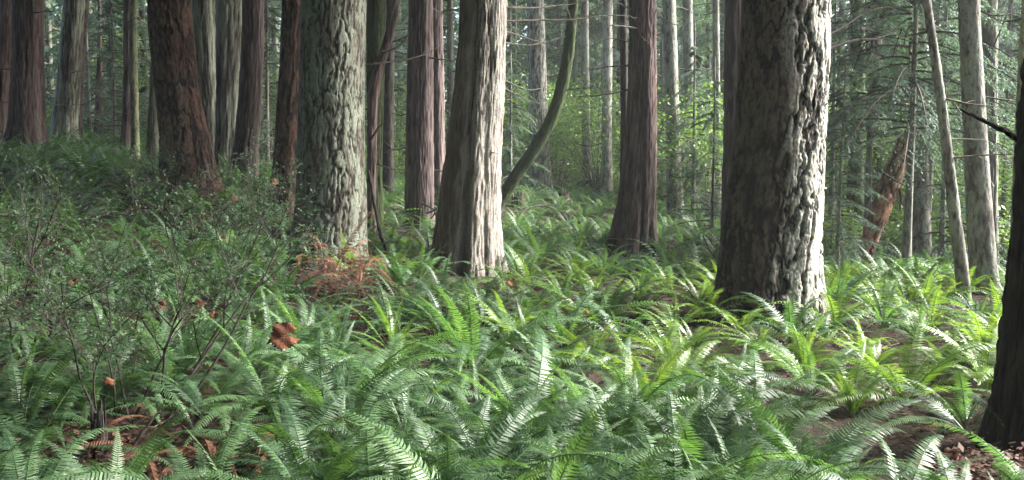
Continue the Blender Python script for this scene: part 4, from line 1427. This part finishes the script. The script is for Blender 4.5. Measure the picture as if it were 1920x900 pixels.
def stick(name, label, cat, Y, pix, r0, mat, dY=0, sub=3, seed=0, end=.4):
    P = np.array([at(px, py, Y + dY * i / (len(pix) - 1)) for i, (px, py) in enumerate(pix)])
    g = gz(P[:, 0], P[:, 1]) + r0 * .8
    base = np.array((P[0, 0], P[0, 1], float(gz(P[0, 0], P[0, 1]))))
    rt = thing(name, label, cat, base)
    P = spline(P, 8)
    rg = np.random.default_rng(seed)
    n = len(P)
    P = P + rg.normal(0, r0 * .15, P.shape)
    V, f = tube(P, r0 * np.linspace(1, end, n) * (1 + .1 * rg.normal(size=n)), 10, seed, .1)
    mb = MB()
    mb.add(V - base, f)
    obj("stem", mb.mesh("stem", mat, True), rt)
    L = np.linalg.norm(P[-1] - P[0])
    for k in range(sub):
        i = rg.integers(n // 4, n - 1)
        d = norm(norm(P[-1] - P[0]) * .6 + rg.normal(0, .6, 3) + (0, 0, .3))
        e = np.linspace(0, 1, 6)[:, None]
        Q = P[i] - base + d * L * rg.uniform(.12, .3) * e + rg.normal(0, .01, (6, 3)) * e
        V, f = tube(Q, np.linspace(r0 * .45, r0 * .15, 6), 5)
        mb = MB()
        mb.add(V, f)
        obj("side_branch", mb.mesh("side branch", mat), rt)
    return rt


M_LOG = plain_mat("wet log", (.012, .008, .006), (.06, .034, .026), 14, .6, .6, (1, 1, 1))
stick("fallen_log", "fallen dark wet log with a forked limb among near ferns", "log", 4.5, [(330, 893), (420, 890), (500, 872), (530, 852)], .05, M_LOG, .3, 2, 1, .5)
stick("fallen_log", "short dark limb resting across the forked fallen log", "log", 4.7, [(385, 880), (430, 845), (472, 822)], .032, M_LOG, .2, 1, 2, .6)
stick("fallen_branch", "crooked dark branch across the brown leaf pile below the nearest huckleberry bush", "branch", 4.35, [(215, 880), (290, 862), (350, 866), (400, 846)], .02, M_LOG, .15, 3, 12, .5)
stick("fallen_branch", "thin grey branch poking from the brown leaf pile", "branch", 4.5, [(240, 850), (275, 800), (300, 770)], .009, M_TWIGD, .1, 3, 13, .5)
stick("fallen_branch", "bare arched dead branch among ferns before the two stumps", "branch", 17.5, [(968, 412), (985, 394), (1015, 386), (1050, 395), (1080, 408)], .022, M_TWIGD, 1, 3, 3)
stick("fallen_branch", "long low dead branch lying behind the arched one", "branch", 19, [(1000, 418), (1060, 414), (1130, 420)], .02, M_TWIGD, .5, 3, 4)
stick("fallen_branch", "bare black stick leaning out of the sparse ferns before the near black trunk", "branch", 6.0, [(1640, 790), (1660, 740), (1672, 715)], .013, M_TWIGD, .1, 1, 5)
stick("fallen_branch", "dark flat stick lying on bare litter right of the near ferns", "branch", 6.1, [(1495, 768), (1560, 772), (1620, 768)], .012, M_TWIGD, .2, 2, 6)
stick("fallen_branch", "dark dead pole slanting against the lichen crusted fir's side", "branch", 11.6, [(726, 478), (712, 430), (700, 370), (692, 320)], .024, M_TWIGD, .2, 1, 7, .6)
stick("fallen_branch", "thin bare twig poking out left of the massive fir's foot", "branch", 8.6, [(1345, 490), (1328, 465), (1318, 440)], .008, M_TWIGD, .1, 2, 8)
stick("fallen_log", "curved black root reaching out from the tall pale hemlock's foot", "log", 13.5, [(1755, 526), (1775, 516), (1800, 492), (1826, 470)], .05, M_LOG, .6, 1, 9, 1.2)


def stump(label, px, py, Y, w, h, seed, mat):
    p = at(px, py, Y)
    base = np.array((p[0], Y, float(gz(p[0], Y)) - .05))
    rg = np.random.default_rng(seed)
    nu = 40
    a = np.arange(nu) * 2 * pi / nu
    r = w / 2
    jag = .22 * vnoise(np.cos(a) * 4, np.sin(a) * 4, a * 0, seed) + .12 * rg.normal(size=nu)
    mb = MB()
    rows = np.linspace(0, 1, 12)
    V = []
    for q in rows:
        rr = r * (1.35 - .45 * q ** .5) * (1 + .12 * vnoise(np.cos(a) * 5, np.sin(a) * 5, a * 0 + q * 2, seed + 1))
        V.append(np.stack([rr * np.cos(a), rr * np.sin(a), h * q * (1 + jag * q)], 1))
    V.append(np.stack([r * .45 * np.cos(a), r * .45 * np.sin(a), np.full(nu, h * .55) + .05 * rg.normal(size=nu)], 1))
    V = np.concatenate(V + [np.array([(0, 0, h * .5)])])
    i = np.arange(12)[:, None] * nu
    j = np.arange(nu)[None, :]
    q = np.stack([i + j, i + (j + 1) % nu, i + nu + (j + 1) % nu, i + nu + j], -1).reshape(-1, 4)
    jj = np.arange(nu)
    cap = np.stack([12 * nu + jj, 12 * nu + (jj + 1) % nu, np.full(nu, 13 * nu)], -1)
    o = obj("tree_stump", mesh("stump", V, [q, cap], mat, attr={"ridge": np.clip(rg.normal(.5, .2, len(V)), 0, 1)}), None, base)
    tag(o, label, "stump")


stump("low jagged brown stump right of the silvery cedar, the left one of two", 972, 385, 21, .30, .32, 1, BARK['cedar_red'])
stump("taller jagged stump behind the arched dead branch", 1058, 388, 22, .26, .42, 2, BARK['cedar_red'])
stump("broken dark rotten stump among the nearest huckleberry stems", 188, 890, 4.5, .07, .30, 3, BARK['dark'])
stump("rotten dark stump under the tucked dark brown fir's foot", 580, 470, 10.4, .45, .30, 4, BARK['dark'])

# ------------------------------------------------------------------ air
hb = MB()
x0, x1, y0, y1, z0, z1 = -120, 120, -60, 120, -4, 34
hb.add(np.array([(x0, y0, z0), (x1, y0, z0), (x1, y1, z0), (x0, y1, z0), (x0, y0, z1), (x1, y0, z1), (x1, y1, z1), (x0, y1, z1)]),
       [np.array([(0, 3, 2, 1), (4, 5, 6, 7), (0, 1, 5, 4), (1, 2, 6, 5), (2, 3, 7, 6), (3, 0, 4, 7)])])
hm, hnt, hout = newmat("haze")
pv = nd(hnt, "ShaderNodeVolumePrincipled", i_Density=HAZE)
pv.inputs["Color"].default_value = (.86, .93, .95, 1)
hnt.links.new(pv.outputs[0], hout.inputs["Volume"])
tag(obj("haze", hb.mesh("haze", hm)), "thin pale air of the damp wood", "haze", kind="stuff")

# ------------------------------------------------------------------ light
SUN_AZ = math.radians(78)     # from +Y (view direction) clockwise toward +X
SUN_EL = math.radians(38)
w = bpy.data.worlds.new("World")
scene.world = w
w.use_nodes = True
nt = w.node_tree
bg = nt.nodes["Background"]
sky = nt.nodes.new("ShaderNodeTexSky")
sky.sky_type = 'NISHITA'
sky.sun_disc = False
sky.sun_elevation = SUN_EL
sky.sun_rotation = SUN_AZ
sky.air_density = 1.0
sky.dust_density = 3.0
nt.links.new(sky.outputs[0], bg.inputs[0])
bg.inputs[1].default_value = .08
sd = bpy.data.lights.new("sun", 'SUN')
sd.energy = 3.3
sd.angle = math.radians(18)
sd.color = (1, .97, .93)
so = bpy.data.objects.new("sun", sd)
COL.objects.link(so)
dirv = Vector((math.sin(SUN_AZ) * math.cos(SUN_EL), math.cos(SUN_AZ) * math.cos(SUN_EL), math.sin(SUN_EL)))
so.rotation_euler = (-dirv).to_track_quat('-Z', 'Y').to_euler()
so.location = (20, 10, 20)

scene.view_settings.view_transform = 'Standard'
scene.view_settings.look = 'None'
scene.view_settings.exposure = 3.1
scene.view_settings.gamma = 1.0
scene.render.engine = 'CYCLES'
cy = scene.cycles
cy.use_denoising = True
cy.max_bounces = 6
cy.diffuse_bounces = 2
cy.glossy_bounces = 2
cy.transmission_bounces = 4
cy.sample_clamp_indirect = 6
cy.use_adaptive_sampling = True
cy.adaptive_threshold = .02
